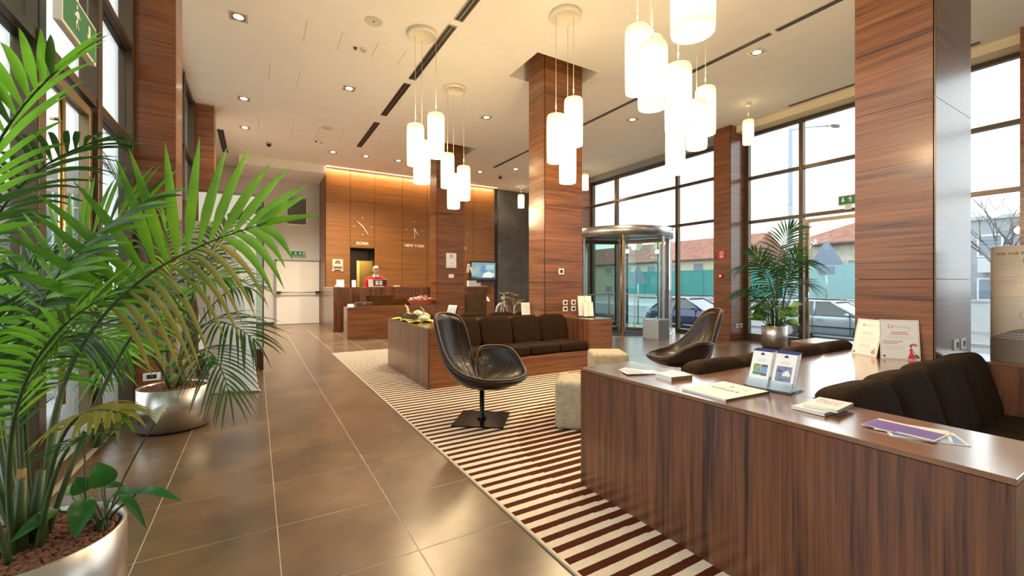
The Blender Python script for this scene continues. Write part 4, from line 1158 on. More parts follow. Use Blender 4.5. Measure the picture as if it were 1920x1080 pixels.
o = booklet((2.15, .905, T + .0165), R(5), .185, .128, .013, 'upper booklet of the pale stack, coloured print on its cover', 'stacked booklets', (-.02, .06, -.04, .045))
# cream folder with lettering
fo = lthing('folder', (2.06, 1.33, T), 'large cream folder lettered in capitals on the near end box', 'folder', rot=(0, 0, R(-93)))
MB().box(-.125, .125, -.165, .165, .0005, .009).build('pages', paper, fo)
MB().box(-.127, .127, -.167, .167, .009, .011).build('cover', cream, fo, bevel=.0005, seg=1)
MB().box(.1275, .1295, -.167, .167, .0, .011).build('spine', mat('dark brown spine', (.07, .04, .03), .5), fo)
ltext('RIPRESA', .044, ink, fo, .0, -.012, .0111, bold=.0006)
ltext('B', .044, ink, fo, -.012, .065, .0111); ltext('B', .044, ink_l, fo, .065, .065, .0111)
# purple leaflets
def flyer(x, y, z, a, lab, kind):
    o = lthing('leaflet', (x, y, z), lab, 'leaflet', 'leaflets at the end of the near end box', (0, 0, R(a)))
    MB().box(-.105, .105, -.075, .075, 0, .002).build('cover', cream, o)
    if kind == 'v':
        MB().box(-.103, .100, -.073, .052, .002, .0024).build('print', violet, o)
        MB().box(.0, .098, -.070, -.060, .0024, .0027).build('print', cream, o)
    else:
        MB().box(-.095, .095, -.068, .03, .002, .0024).build('print', skyblue, o)
        b = MB(); rules(b, -.06, .06, .06, 2, .012, .004, .0024); b.build('print', ink_l, o)
        for k in range(5): MB().box(-.06 + k * .03, -.052 + k * .03, -.03 + (k % 2) * .03, -.024 + (k % 2) * .03, .0024, .0027).build('print', paper, o)
flyer(2.09, .580, T + .0006, -60, 'lowest cream and blue leaflet under the violet one', 's')
flyer(2.105, .615, T + .0032, -72, 'middle leaflet with blue print, under the violet one', 's')
flyer(2.085, .628, T + .0060, -92, 'violet leaflet with a cream band, topmost at the box end', 'v')

# acrylic holder with brochures
wd = Vector((.08, -.995, 0)).normalized()
ang = math.atan2(wd.y, wd.x)
hd = lthing('brochure_holder', (2.285, 1.235, T), 'clear acrylic brochure holder with two pockets on the near end box', 'holder', rot=(0, 0, ang))
LEAN = R(24)
def leanm(x, y0, z0): return Matrix.Translation((x, y0, z0)) @ Matrix.Rotation(-LEAN, 4, 'X')
MB().box(-.125, .125, -.03, .125, 0, .004).build('base', acrylic, hd)
b = MB(); b.obox(leanm(0, .035, .004) @ Matrix.Translation((0, 0, .09)), .23, .003, .18); b.build('back', acrylic, hd)
b = MB(); b.obox(leanm(0, -.005, .004) @ Matrix.Translation((0, 0, .025)), .23, .003, .05); b.build('front_lip', acrylic, hd)
b = MB(); b.obox(leanm(0, .015, .004) @ Matrix.Translation((0, 0, .03)), .004, .04, .06); b.build('divider', acrylic, hd)
for side in (0, 1):
    x = -.058 + .116 * side
    for k in (2, 1, 0):
        nm = ['front', 'middle', 'rear'][k]
        o = thing('brochure', (2.285, 1.235, T), '%s brochure in the %s pocket of the acrylic holder, %s' % (nm, ['left', 'right'][side], [['two small photos on its cover', 'night view photo on its cover'][side], 'mostly hidden', 'mostly hidden'][k]), 'brochure', 'brochures in the acrylic holder')
        WLOC[o.name] = (0, 0, 0)
        o.matrix_world = Matrix.Translation((2.285, 1.235, T)) @ Matrix.Rotation(ang, 4, 'Z') @ leanm(x + .004 * k, .002 + .010 * k, .006 + .003 * k)
        o.location, o.rotation_euler = o.matrix_world.to_translation(), o.matrix_world.to_euler()
        w2 = .05
        MB().box(-w2, w2, .0, .006, 0, .205).build('cover', paper, o)
        MB().box(-w2, w2, -.0005, .0062, .197, .206).build('header_strip', navy, o)
        if k == 0:
            def fr(x0, x1, z0, z1, m, nm_='print'): MB().box(x0, x1, -.0006, 0, z0, z1).build(nm_, m, o)
            b = MB().prism([(-.5, -.3), (.5, -.3), (.5, .05), (.25, .18), (.22, .34), (0, .42), (-.22, .34), (-.25, .18), (-.5, .05)], lambda a, c, d: (a * .02, d, .183 + c * .02), -.0008, 0)
            b.build('emblem', navy, o)
            if side == 0:
                fr(-.034, .002, .082, .125, mat('garden photo print', (.24, .30, .14), .4, noise=.6, nscale=70)); fr(.004, .036, .078, .112, skyblue); fr(.004, .036, .112, .125, ink); fr(-.034, .008, .066, .081, teal_pr); fr(.008, .036, .064, .077, ink)
            else:
                fr(-.036, .036, .05, .13, mat('harbour photo print', (.15, .20, .36), .4, noise=.6, nscale=50)); fr(-.03, -.005, .10, .108, red_ink)
                MB().prism([(-.02, 0), (.02, 0), (.02, .012), (.004, .032), (-.012, .02)], lambda a, c, d: (.012 + a, d, .08 + c), -.0010, -.0006).build('print', paper, o)
                for r_ in range(3): fr(-.032 + .004 * r_, .03, .054 + r_ * .009, .057 + r_ * .009, paper)
            b = MB()
            for r_ in range(2): b.box(-.022, .022, -.0006, 0, .152 - r_ * .009, .154 - r_ * .009)
            b.build('print', ink_l, o)

# two show cards leaning on the big column
def showcard(A, B, hgt, lean, label, kind):
    A = Vector((*A, T)); B = Vector((*B, T)); w_ = (B - A).length
    a = math.atan2(B.y - A.y, B.x - A.x)
    o = lthing('show_card', A.lerp(B, .5), label, 'sign', 'show cards leaning on the column')
    o.rotation_euler = (R(90 - lean), 0, a)
    # local: x along the edge, y up the card, z out of its face
    MB().box(-w_ / 2, w_ / 2, 0.001, hgt, -.005, 0).build('board', cream, o)
    k = .006
    def fr(x0, x1, y0, y1, m, nm='print', z=.0005): return MB().box(x0, x1, y0, y1, 0, z).build(nm, m, o)
    bm_ = navy if kind == 'b' else rose_ink
    for x0, x1, y0, y1 in ((-w_ / 2 + k, w_ / 2 - k, k, k + .0018), (-w_ / 2 + k, w_ / 2 - k, hgt - k - .0018, hgt - k), (-w_ / 2 + k, -w_ / 2 + k + .0018, k, hgt - k), (w_ / 2 - k - .0018, w_ / 2 - k, k, hgt - k)): fr(x0, x1, y0, y1, bm_, 'border')
    crest(o, -w_ / 2 + .022, .022, .018, 0, navy)
    if kind == 'b':
        fr(-.05, -.036, hgt - .055, hgt - .037, navy); fr(-.046, -.040, hgt - .050, hgt - .037, cream, z=.0008)
        ltext('Business', .021, ink_l, o, .012, hgt - .053, .0003)
        b = MB(); b.tube([(-w_ / 2 + .022 + .012 * math.cos(R(t)), hgt - .024 + .012 * math.sin(R(t)), .0003) for t in range(90, 280, 15)], .0009, 4); b.build('print', navy, o)
        b = MB(); rules(b, -.05, .05, hgt - .105, 2, .014, .005, .0005, 12, True); b.build('print', ink_l, o)
        b = MB(); rules(b, -.07, .07, hgt - .14, 5, .009, .0016, .0005, 2, True); b.build('print', ink_l, o)
        b = MB(); rules(b, -.055, .045, hgt - .203, 2, .014, .005, .0005, 13, True); b.build('print', ink_l, o)
        b = MB(); rules(b, -.06, .06, hgt - .236, 3, .009, .0016, .0005, 3, True); b.build('print', ink_l, o)
        b = MB().prism([(.018 * math.cos(R(t)) * (1 - .12 * math.cos(R(2 * t))), .018 * math.sin(R(t))) for t in range(0, 360, 20)], lambda p, q_, d: (w_ / 2 - .032 + p, .036 + q_, d), 0, .0005)
        b.build('apple_print', rose_ink, o)
        MB().prism([(0, 0), (.012, .004), (.008, .012), (-.002, .006)], lambda p, q_, d: (w_ / 2 - .031 + p, .056 + q_, d), 0, .0006).build('leaf_print', ink, o)
    else:
        for x0, x1, y0, y1 in ((-.062, -.058, .228, .252), (-.062, -.036, .228, .232), (-.040, -.036, .228, .250), (-.062, -.050, .249, .253)): fr(x0, x1, y0, y1, rose_ink)
        ltext('Woman', .029, ink_l, o, .012, .230, .0003)
        MB().tube([(.058 + .006 * math.cos(R(t)), .226 + .006 * math.sin(R(t)), .0003) for t in range(0, 361, 30)], .0008, 4).build('print', rose_ink, o)
        b = MB(); rules(b, -.06, .06, .196, 2, .014, .006, .0005, 14, True); b.build('print', rose_ink, o)
        b = MB(); rules(b, -.095, .095, .168, 3, .009, .0016, .0005, 4, True); b.build('print', ink_l, o)
        b = MB(); rules(b, -.095, .02, .128, 2, .014, .006, .0005, 15); b.build('print', rose_ink, o)
        b = MB(); rules(b, -.095, .03, .100, 4, .009, .0016, .0005, 5); b.build('print', ink_l, o)
        cx = .062
        P_ = lambda pts, m, z=.0006: MB().prism(pts, lambda p, q_, d: (cx + p, q_, d), 0, z).build('figure_print', m, o)
        P_([(-.022, .008), (.024, .004), (.012, .045), (.006, .062), (.010, .078), (-.002, .084), (-.010, .072), (-.006, .052)], red_ink)
        P_([(-.003, .082), (.004, .082), (.004, .096), (-.002, .096)], ink)
        P_([(.0 + .008 * math.cos(R(t)), .103 + .009 * math.sin(R(t))) for t in range(0, 360, 30)], ink)
        P_([(.024 + .013 * math.cos(R(t)), .108 + .012 * math.sin(R(t))) for t in range(0, 360, 30)], rose_ink, .0007)
        P_([(.011 + .008 * math.cos(R(t)), .112 + .007 * math.sin(R(t))) for t in range(0, 360, 30)], red_ink, .0008)
        P_([(.004, .080), (.022, .052), (.010, .048), (.010, .051), (.017, .053), (.002, .074)], ink)
        P_([(.012, .036), (.030, .044), (.048, .020), (.028, .010)], ink)
showcard((4.075, 1.555), (3.99, 1.365), .285, 13, 'cream show card with navy frame leaning left on the big walnut column', 'b')
showcard((3.985, 1.335), (4.105, 1.145), .29, 8, 'cream show card with a lady in red, leaning on the big walnut column', 'w')

# rounded cardboard display
dp = thing('cardboard_display', (4.715, .735, T), 'tall rounded cream cardboard display printed with swirls and text', 'display')
rx, ry, hh = .165, .185, .82
prof = []
def dcol(a): return (4.715 + rx * math.cos(a), .735 + ry * math.sin(a))
na = 48
b = MB().grid([[(*dcol(2 * PI * i / na), T + .002), (*dcol(2 * PI * i / na), T + hh)] for i in range(na)], closed_u=True); body = b.build('body', mat('cream printed card', (.66, .50, .34), .45), dp, solid=.004)
# printed brown wave round its foot, and swirls: thin films wrapped on the card
def wrap(pts_uz, n=1.012): return [(4.715 + rx * n * math.cos(u), .735 + ry * n * math.sin(u), T + z) for u, z in pts_uz]
brown_pr = mat('taupe wave print', (.17, .12, .085), .45)
rows = []
for i in range(na):
    u = 2 * PI * i / na
    rows.append(wrap([(u, .004), (u, .20 + .045 * math.sin(u * 2 + 1.2))], 1.016))
MB().grid(rows, closed_u=True).build('wave_print', brown_pr, dp)
VA = math.atan2(-.735, -4.715)    # side turned to the room
b = MB()
for (u0, z0, s) in ((-.05, .30, 1.0), (.18, .34, .8), (.05, .68, 1.1), (.25, .56, .7), (.32, .26, .9)):
    pts = []
    for t in range(0, 14):
        k = t / 13; rr2 = .07 * s * (1 - .8 * k); q_ = k * 4.6
        pts.append((VA + u0 + rr2 * math.cos(q_) / .17, z0 + rr2 * math.sin(q_) + .02))
    b.tube(wrap(pts, 1.014), .0022, 4)
b.build('swirl_print', mat('tan swirl print', (.36, .25, .15), .5), dp)
def curved_text(s, size, m, u, z, sx=1.0):
    o = text(s, size, m, dp, (0, 0, 0), (0, 0, 0), align='LEFT', depth=.0002)
    o.location = (0, 0, 0)
    for v in o.data.vertices:
        a = u + v.co.x * sx / .175
        v.co = Vector((rx * 1.018 * math.cos(a), ry * 1.018 * math.sin(a), z + v.co.y))
UL = VA - .95
curved_text('FOR THE PLANET', .030, ink, UL, .755)
for z_, n_ in ((.735, 6), (.60, 1), (.575, 3), (.46, 3), (.40, 3), (.34, 5), (.20, 3)):
    b = MB(); q = random.Random(int(z_ * 100))
    for k in range(n_):
        L = q.uniform(.7, 1.0) * .9
        for seg_ in range(7):
            ua = UL + (.9 - L) * 0 + L * seg_ / 7; ub = UL + L * (seg_ + .8) / 7
            z = z_ - k * .016
            b.grid([wrap([(ua, z), (ua, z + .005)], 1.017), wrap([((ua + ub) / 2, z), ((ua + ub) / 2, z + .005)], 1.017), wrap([(ub, z), (ub, z + .005)], 1.017)])
    tag(b.build('text_lines', ink_l, dp), kind='stuff')
MB().grid([wrap([(VA - .02, .002), (VA - .02, hh)], 1.012), wrap([(VA + .01, .002), (VA + .01, hh)], 1.03), wrap([(VA + .04, .002), (VA + .04, hh)], 1.012)], smooth=False).build('fold', mat('pale card fold', (.80, .70, .56), .45), dp)

# sockets, switches and signs on walls and columns
def plate_y(x, y, z, sx, sz, label, cat, group=None, kind='socket', name='socket'):
    o = thing(name, (x, y, z), label, cat, group)
    MB().box(x - sx / 2, x + sx / 2, y - .012, y, z - sz / 2, z + sz / 2).build('cover_plate', white_p, o, bevel=.003)
    if kind == 'socket':
        MB().box(x - sx * .28, x + sx * .28, y - .014, y - .011, z - sz * .27, z + sz * .27).build('insert', black_p, o, bevel=.002)
        MB().box(x - sx * .16, x + sx * .16, y - .0155, y - .0139, z + sz * .02, z + sz * .2).build('terminal', dark_grey, o)
    elif kind == 'switch':
        for k in (-1, 1): MB().box(x + k * sx * .16 - sx * .12, x + k * sx * .16 + sx * .12, y - .015, y - .011, z - sz * .28, z + sz * .28).build('rocker', cream_p, o)
    return o
plate_y(4.585, 1.08, .868, .085, .085, 'left white socket low on the big column above the near sofa', 'socket', 'sockets on the big column')
plate_y(4.745, 1.08, .868, .085, .085, 'right white socket low on the big column above the near sofa', 'socket', 'sockets on the big column')
for x, z, lab in ((4.585, 1.015, 'upper left'), (4.765, 1.015, 'upper right'), (4.585, .905, 'lower left'), (4.765, .905, 'lower right')):
    plate_y(x, 5.90, z, .095, .085, lab + ' white socket of the block of four on the middle column', 'socket', 'sockets on the middle column')
plate_y(4.50, 5.90, 1.55, .11, .10, 'white thermostat with dark display on the middle column', 'thermostat', name='thermostat')
plate_y(9.75, 5.98, .35, .09, .09, 'left white socket at the foot of the window column', 'socket', 'sockets on the window column')
plate_y(9.92, 5.98, .35, .09, .09, 'right white socket at the foot of the window column', 'socket', 'sockets on the window column')
plate_y(-.965, 5.97, .335, .15, .085, 'white double socket on the left column behind the second palm', 'socket')
plate_y(4.57, 10.90, 1.555, .15, .10, 'white light switch under the notice on the reception column', 'switch', kind='switch', name='light_switch')
nt = thing('wall_notice', (4.565, 10.90, 1.97), 'framed white notice with a round symbol on the reception column', 'notice')
MB().box(4.41, 4.72, 10.88, 10.90, 1.765, 2.185).build('frame', steel_d, nt, bevel=.003)
MB().box(4.425, 4.705, 10.877, 10.88, 1.78, 2.17).build('sheet', paper, nt)
b = MB().tube([(4.565 + .04 * math.cos(R(t)), 10.875, 2.09 + .04 * math.sin(R(t))) for t in range(0, 361, 20)], .006, 5); b.tube([(4.54, 10.875, 2.115), (4.59, 10.875, 2.065)], .005, 4)
b.build('symbol', ink, nt)
MB().prism([(-.02, 0), (.02, 0), (0, .03)], lambda p, q_, d: (4.565 + p, d, 1.87 + q_), 10.875, 10.877).build('symbol', ink, nt)
b = MB()
for k in range(2): b.box(4.45, 4.68, 10.875, 10.877, 1.80 + k * .02, 1.806 + k * .02)
b.build('print', ink_l, nt)

fs = thing('fire_sign', (9.5, 6.20, 2.04), 'red fire alarm sign with white symbol on the window column', 'sign')
MB().box(9.488, 9.498, 6.11, 6.29, 1.94, 2.14).build('board', red_s, fs)
b = MB().tube([(9.486, 6.20 + .045 * math.cos(R(t)), 2.06 + .045 * math.sin(R(t))) for t in range(0, 361, 20)], .006, 5)
for t in range(0, 360, 60): b.tube([(9.486, 6.20 + .015 * math.cos(R(t)), 2.06 + .015 * math.sin(R(t))), (9.486, 6.20 + .035 * math.cos(R(t)), 2.06 + .035 * math.sin(R(t)))], .005, 4)
b.build('symbol', white_s, fs)
MB().box(9.486, 9.488, 6.15, 6.25, 1.985, 1.997).box(9.486, 9.488, 6.16, 6.24, 1.962, 1.974).build('print', white_s, fs)
cp = thing('fire_call_point', (9.5, 6.215, 1.53), 'small red fire call point below the fire sign', 'call point')
MB().box(9.455, 9.499, 6.165, 6.265, 1.48, 1.58).build('case', red_s, cp, bevel=.006)
MB().box(9.452, 9.456, 6.19, 6.24, 1.505, 1.55).build('glass_window', white_s, cp)

# exit signs
def running_man(parent, x, y, z, s, flip, axis, m):
    """white running figure, arrow and doorway"""
    def fn(p, q_, d): return (x + p * s * flip, y + d, z + q_ * s) if axis == 'y' else (x + d, y + p * s * flip, z + q_ * s)
    b = MB()
    man = [(-.16, -.36), (-.05, -.12), (-.10, .10), (-.22, .02), (-.27, .07), (-.09, .24), (.08, .18), (.18, .04), (.26, .06), (.24, -.0), (.14, -.02), (.06, .06), (.04, -.08), (.16, -.22), (.10, -.38), (.04, -.36), (.08, -.22), (-.02, -.14), (-.10, -.36)]
    b.prism(man, fn, 0, .002)
    b.prism([(.02 + .07 * math.cos(R(t)), .33 + .07 * math.sin(R(t))) for t in range(0, 360, 45)], fn, 0, .002)
    return b.build('pictogram', m, parent)
def exit_box(name, c, sx, sz, axis, label, arrow=True):
    x, y, z = c
    o = thing(name, c, label, 'exit sign')
    if axis == 'y':
        MB().box(x - sx / 2, x + sx / 2, y - .02, y + .02, z - sz / 2, z + sz / 2).build('housing', white_p, o, bevel=.004)
        MB().box(x - sx / 2 + .012, x + sx / 2 - .012, y - .022, y - .02, z - sz / 2 + .012, z + sz / 2 - .012).build('face', green_s, o)
        running_man(o, x - sx * .18, y - .0245, z, sz * .75, 1, 'y', white_s)
        MB().prism([(-.2, .0), (0, -.25), (.2, 0), (.08, 0), (.08, .3), (-.08, .3), (-.08, 0)], lambda p, q_, d: (x + sx * .12 + p * sz * .9, y + d, z + q_ * sz * .9), -.0245, -.022).build('arrow', white_s, o)
        MB().box(x + sx * .3, x + sx * .42, y - .0245, y - .022, z - sz * .3, z + sz * .3).build('door_symbol', mat('pale green panel', (.30, .55, .38), .5), o)
    else:
        MB().box(x - .02, x + .02, y - sx / 2, y + sx / 2, z - sz / 2, z + sz / 2).build('housing', cream_p, o, bevel=.004)
        for s_ in (-1, 1):
            MB().box(x + s_ * .021 - .001, x + s_ * .021 + .001, y - sx / 2 + .02, y + sx / 2 - .02, z - sz / 2 + .02, z + sz / 2 - .02).build('face', green_s, o)
            running_man(o, x + s_ * .0235 - .001, y - sx * .12, z + .01, sz * .75, s_ if name == 'x' else -1, 'x', white_s)
            MB().prism([(-.2, .0), (0, -.25), (.2, 0), (.08, 0), (.08, .3), (-.08, .3), (-.08, 0)], lambda p, q_, d: (x + d, y + sx * .24 + p * sz * .9, z + q_ * sz * .9), s_ * .0235 - .001, s_ * .0235 + .001).build('arrow', white_s, o)
    return o
exit_box('exit_sign', (1.22, 16.06, 2.36), .46, .18, 'y', 'green exit sign above the emergency door on the rear wall')
ex = exit_box('exit_sign', (10.0, 3.86, 2.99), .34, .20, 'x', 'green exit sign at the top of the window door, against the big column')
MB().box(9.985, 10.06, 3.80, 3.92, 2.80, 2.90).build('bracket', steel_d, ex)
ex2 = exit_box('exit_sign', (-.98, 3.76, 2.98), .62, .26, 'x', 'green exit sign hung above the left entrance, behind palm leaves')
MB().tube([(-.98, 3.55, 3.10), (-.98, 3.55, H)], .004, 5).tube([(-.98, 3.97, 3.10), (-.98, 3.97, H)], .004, 5).build('hanger', steel_d, ex2)

# wall plaque, clocks and their city names on the reception wall
pq = thing('wall_plaque', (2.25, YR, 1.95), 'square metal plaque with a dark crest left of the reception doorway', 'plaque')
MB().box(2.09, 2.41, YR - .03, YR - .015, 1.80, 2.13).build('plate', mat('champagne metal plate', (.55, .46, .34), .3, .8), pq, bevel=.002)
b = MB()
for x in (2.115, 2.385):
    for z in (1.825, 2.105): b.tube([(x, YR - .036, z), (x, YR, z)], .010, 8)
tag(b.build('standoffs', steel, pq), kind='stuff')
MB().prism([(-.5, -.3), (.5, -.3), (.5, .1), (.4, .1), (.36, .28), (.2, .28), (.16, .42), (-.16, .42), (-.2, .28), (-.36, .28), (-.4, .1), (-.5, .1)], lambda p, q_, d: (2.25 + p * .16, d, 2.03 + q_ * .15), YR - .033, YR - .03).build('crest', mat('dark plum print', (.05, .01, .05), .4), pq)
text('BEST', .03, cream, pq, (2.25, YR - .034, 2.025), ROT_WALL); text('WESTERN', .028, cream, pq, (2.25, YR - .034, 1.998), ROT_WALL)
text('PREMIER', .048, cream, pq, (2.25, YR - .031, 1.92), ROT_WALL, bold=.001)
MB().box(2.12, 2.38, YR - .032, YR - .03, 1.835, 1.90).build('dark_band', mat('bronze print band', (.12, .06, .03), .4), pq)
b = MB().box(2.07, 2.15, YR - .03, YR, 1.755, 1.785).box(2.34, 2.42, YR - .03, YR, 1.755, 1.785); b.build('clip', cream, pq)
def clock(x, name, hands, lab):
    o = thing('wall_clock', (x, YR, 3.24), lab, 'clock', 'city clocks on the reception wall')
    wm = mat('ivory clock marks', (.80, .74, .60), .4)
    for dx, dz in ((0, .285), (0, -.275), (-.275, 0), (.275, 0)):
        MB().box(x + dx - (.016 if dx else .010), x + dx + (.016 if dx else .010), YR - .012, YR, 3.24 + dz - (.010 if dx else .017), 3.24 + dz + (.010 if dx else .017)).build('hour_mark', wm, o)
    for (dx, dz), w_, nm in hands:
        L = math.hypot(dx, dz); ux, uz = dx / L, dz / L
        tip = (x + dx, 3.24 + dz); tail = (x - ux * .05, 3.24 - uz * .05)
        MB().prism([(tail[0] - uz * w_, tail[1] + ux * w_), (tip[0] - uz * w_ * .5, tip[1] + ux * w_ * .5), (tip[0] + uz * w_ * .5, tip[1] - ux * w_ * .5), (tail[0] + uz * w_, tail[1] - ux * w_)], lambda p, q_, d: (p, d, q_), YR - .03, YR - .024).build(nm, wm, o)
    MB().tube([(x, YR, 3.24), (x, YR - .034, 3.24)], .018, 10).build('arbor', wm, o)
    text(name, .135, mat('ivory letters', (.72, .66, .55), .4), o, (x, YR - .002, 2.635), ROT_WALL, depth=.006, bold=.002)
clock(3.02, 'ROMA', (((.18, -.26), .011, 'minute_hand'), ((-.17, .155), .013, 'hour_hand')), 'wall clock lettered ROMA above the reception doorway')
clock(4.78, 'NEW YORK', (((0, -.29), .011, 'minute_hand'), ((.13, -.18), .013, 'hour_hand')), 'wall clock lettered NEW YORK on the reception panelling')
clock(6.54, 'TOKYO', (((0, -.29), .011, 'minute_hand'), ((-.15, .15), .013, 'hour_hand')), 'wall clock lettered TOKYO, mostly behind the reception column')

# television
tv = thing('television', (7.41, 14.55, 1.82), 'flat black wall television showing a bluish room view', 'television')
MB().box(6.86, 7.96, 14.53, 14.59, 1.45, 2.20).build('case', black_p, tv, bevel=.01)
scr = mat('lit television screen', (.02, .03, .03), .3, emit=(.22, .34, .36), estr=.75)
MB().box(6.91, 7.91, 14.527, 14.53, 1.52, 2.15).build('screen', scr, tv)
def spatch(poly, col, e=.8): MB().prism(poly, lambda p, q_, d: (6.91 + p, d, 1.52 + q_), 14.525, 14.527).build('screen_image', mat('screen %s' % (col,), (.02, .02, .02), .3, emit=col, estr=e), tv)
spatch([(.40, .26), (.62, .26), (.66, .50), (.42, .52)], (.10, .22, .50)); spatch([(.45, .08), (.85, .06), (.98, .20), (.70, .30), (.50, .22)], (.70, .80, .66)); spatch([(.55, .36), (.92, .36), (.96, .55), (.60, .55)], (.36, .55, .52)); spatch([(.08, .18), (.30, .15), (.34, .48), (.12, .52)], (.30, .42, .40))
spatch([(0, 0), (1.0, 0), (1.0, .07), (.4, .05), (0, .10)], (.02, .05, .10))
MB().box(7.2, 7.6, 14.59, YR, 1.70, 1.95).build('bracket', black_p, tv)

# things on the reception furniture
def table_sign(loc, w_, h_, rz, lean, label, grp='small paper signs at reception'):
    o = lthing('table_sign', loc, label, 'sign', grp, (R(90 - lean), 0, rz))
    MB().box(-w_ / 2, w_ / 2, 0.001, h_, -.004, 0).build('sheet', paper, o)
    b = MB(); rules(b, -w_ * .36, w_ * .36, h_ * .8, 6, h_ * .11, h_ * .025, .0006, int(loc[0] * 100)); b.build('print', ink_l, o)
    M4 = Matrix.Rotation(R(-(90 - lean)), 4, 'X')
    MB().add([M4 @ Vector(p) for p in ((-w_ / 2, -.05, 0.001), (w_ / 2, -.05, 0.001), (w_ / 2, .09, 0.001), (-w_ / 2, .09, 0.001), (-w_ / 2, -.05, .004), (w_ / 2, -.05, .004), (w_ / 2, .09, .004), (-w_ / 2, .09, .004))], [(0, 3, 2, 1), (4, 5, 6, 7), (0, 1, 5, 4), (1, 2, 6, 5), (2, 3, 7, 6), (3, 0, 4, 7)]).build('stand', acrylic, o)
    return o
table_sign((2.05, 12.92, 1.25), .20, .215, R(-4), 14, 'white paper sign standing on the tall side counter, the larger one')
table_sign((2.42, 12.95, 1.25), .11, .205, R(-8), 14, 'narrow grey leaflet stand on the tall side counter')
table_sign((2.62, 11.72, 1.262), .12, .205, R(6), 10, 'white paper sign before the receptionist on the reception desk')
o = MB().lathe([(.075, 1.25), (.07, 1.285), (.045, 1.315), (0, 1.325)], 20, (1.965, 12.85)).build('dome_bell', paper, base=(1.965, 12.85, 1.25)); tag(o, 'small white domed object on the tall side counter corner', 'bell')
mo = thing('desk_screen', (2.88, 11.78, 1.262), 'low black desk screen with two white pictures before the receptionist', 'screen')
b = MB().box(2.72, 3.05, 11.75, 11.80, 1.29, 1.45); b.build('case', black_p, mo, bevel=.006)
MB().box(2.72, 3.05, 11.745, 11.80, 1.452, 1.468).build('top_edge', mat('rose metal edge', (.5, .33, .27), .3, .5), mo)
MB().box(2.70, 2.95, 11.68, 11.80, 1.2625, 1.278).build('foot', cream, mo)
MB().box(2.80, 2.86, 11.77, 11.79, 1.278, 1.292).build('stem', black_p, mo)
for x in (2.745, 2.845):
    MB().box(x, x + .085, 11.747, 11.75, 1.305, 1.435).build('picture', mat('grey glossy print', (.40, .40, .42), .3), mo)
    MB().prism([(-.02, -.04), (.02, -.04), (.024, .0), (.01, .045), (-.012, .04)], lambda p, q_, d: (x + .043 + p, d, 1.365 + q_), 11.744, 11.747).build('picture_print', paper, mo)
tag(MB().box(3.23, 3.38, 11.66, 11.78, 1.262, 1.29).build('card_tray', cream, base=(3.3, 11.7, 1.262), bevel=.008), 'small cream card tray on the reception desk', 'tray')
# on the low counter
cw = lthing('folded_card', (1.975, 10.98, .775), 'white folded card at the left end of the low counter', 'card', rot=(0, 0, R(10)))
MB().prism([(-.05, 0), (.05, 0), (0, .075)], lambda p, q_, d: (d, p, q_), -.07, .07).build('card', paper, cw)
bx = thing('wooden_box', (2.30, 11.08, .775), 'dark brown lidded wooden box on the low counter', 'box', rz=R(3))
MB().box(-.20, .20, -.08, .08, 0, .075).build('body', wood('dark box wood', 'h', (.13, .05, .03), (.08, .03, .018), (.03, .012, .008)), bx, bevel=.004)
MB().box(-.205, .205, -.085, .085, .077, .105).build('lid', mat('dark plum lid', (.10, .042, .030), .4), bx, bevel=.004)
MB().box(-.03, .03, -.092, -.085, .06, .085).build('clasp', steel_d, bx)
bk = thing('gift_basket', (3.78, 11.10, .775), 'red trimmed wicker basket of small wrapped sweets on the low counter', 'basket')
wick = mat('red brown wicker', (.33, .10, .04), .7, noise=.4, nscale=60, bump=.5)
b = MB()
for j in range(5):
    z = .785 + j * .026; s = 1 + j * .09
    b.tube([(3.78 + .25 * s * math.cos(R(t)), 11.10 + .13 * s * math.sin(R(t)), z) for t in range(0, 361, 15)], .014, 6)
b.build('wicker_wall', wick, bk)
MB().prism([(.26 * math.cos(R(t)), .14 * math.sin(R(t))) for t in range(0, 360, 20)], lambda p, q_, d: (3.78 + p, 11.10 + q_, d), .776, .80).build('base', wick, bk)
MB().tube([(3.78 + .345 * math.cos(R(t)), 11.10 + .18 * math.sin(R(t)), .912 + .008 * math.sin(R(t * 5))) for t in range(0, 361, 10)], .017, 6).build('red_ribbon', mat('red ribbon', (.55, .03, .04), .4), bk)
q = random.Random(11)
for k in range(34):
    a = q.uniform(0, 6.28); rr = q.uniform(0, 1) ** .5
    c = (3.78 + .29 * rr * math.cos(a), 11.10 + .14 * rr * math.sin(a), .90 + .06 * (1 - rr) + q.uniform(0, .05))
    M3 = Euler((q.uniform(-1, 1), q.uniform(-1, 1), a)).to_matrix()
    o = MB().ball(c, .04, .02, .018, 8, 5, 0, M3); d_ = M3 @ Vector((1, 0, 0))
    for s_ in (-1, 1):
        e = Vector(c) + d_ * .036 * s_; o.tube([e, e + d_ * .035 * s_], [.004, .018], 6)
    o = o.build('wrapped_sweet', [mat('cream wrapper', (.80, .68, .50), .3), mat('rose wrapper', (.70, .35, .28), .3), mat('brown wrapper', (.20, .10, .06), .3)][k % 3 if k % 4 else 0], base=c)
    tag(o, 'wrapped sweet heaped in the red trimmed wicker basket', 'sweet', 'sweets in the basket')
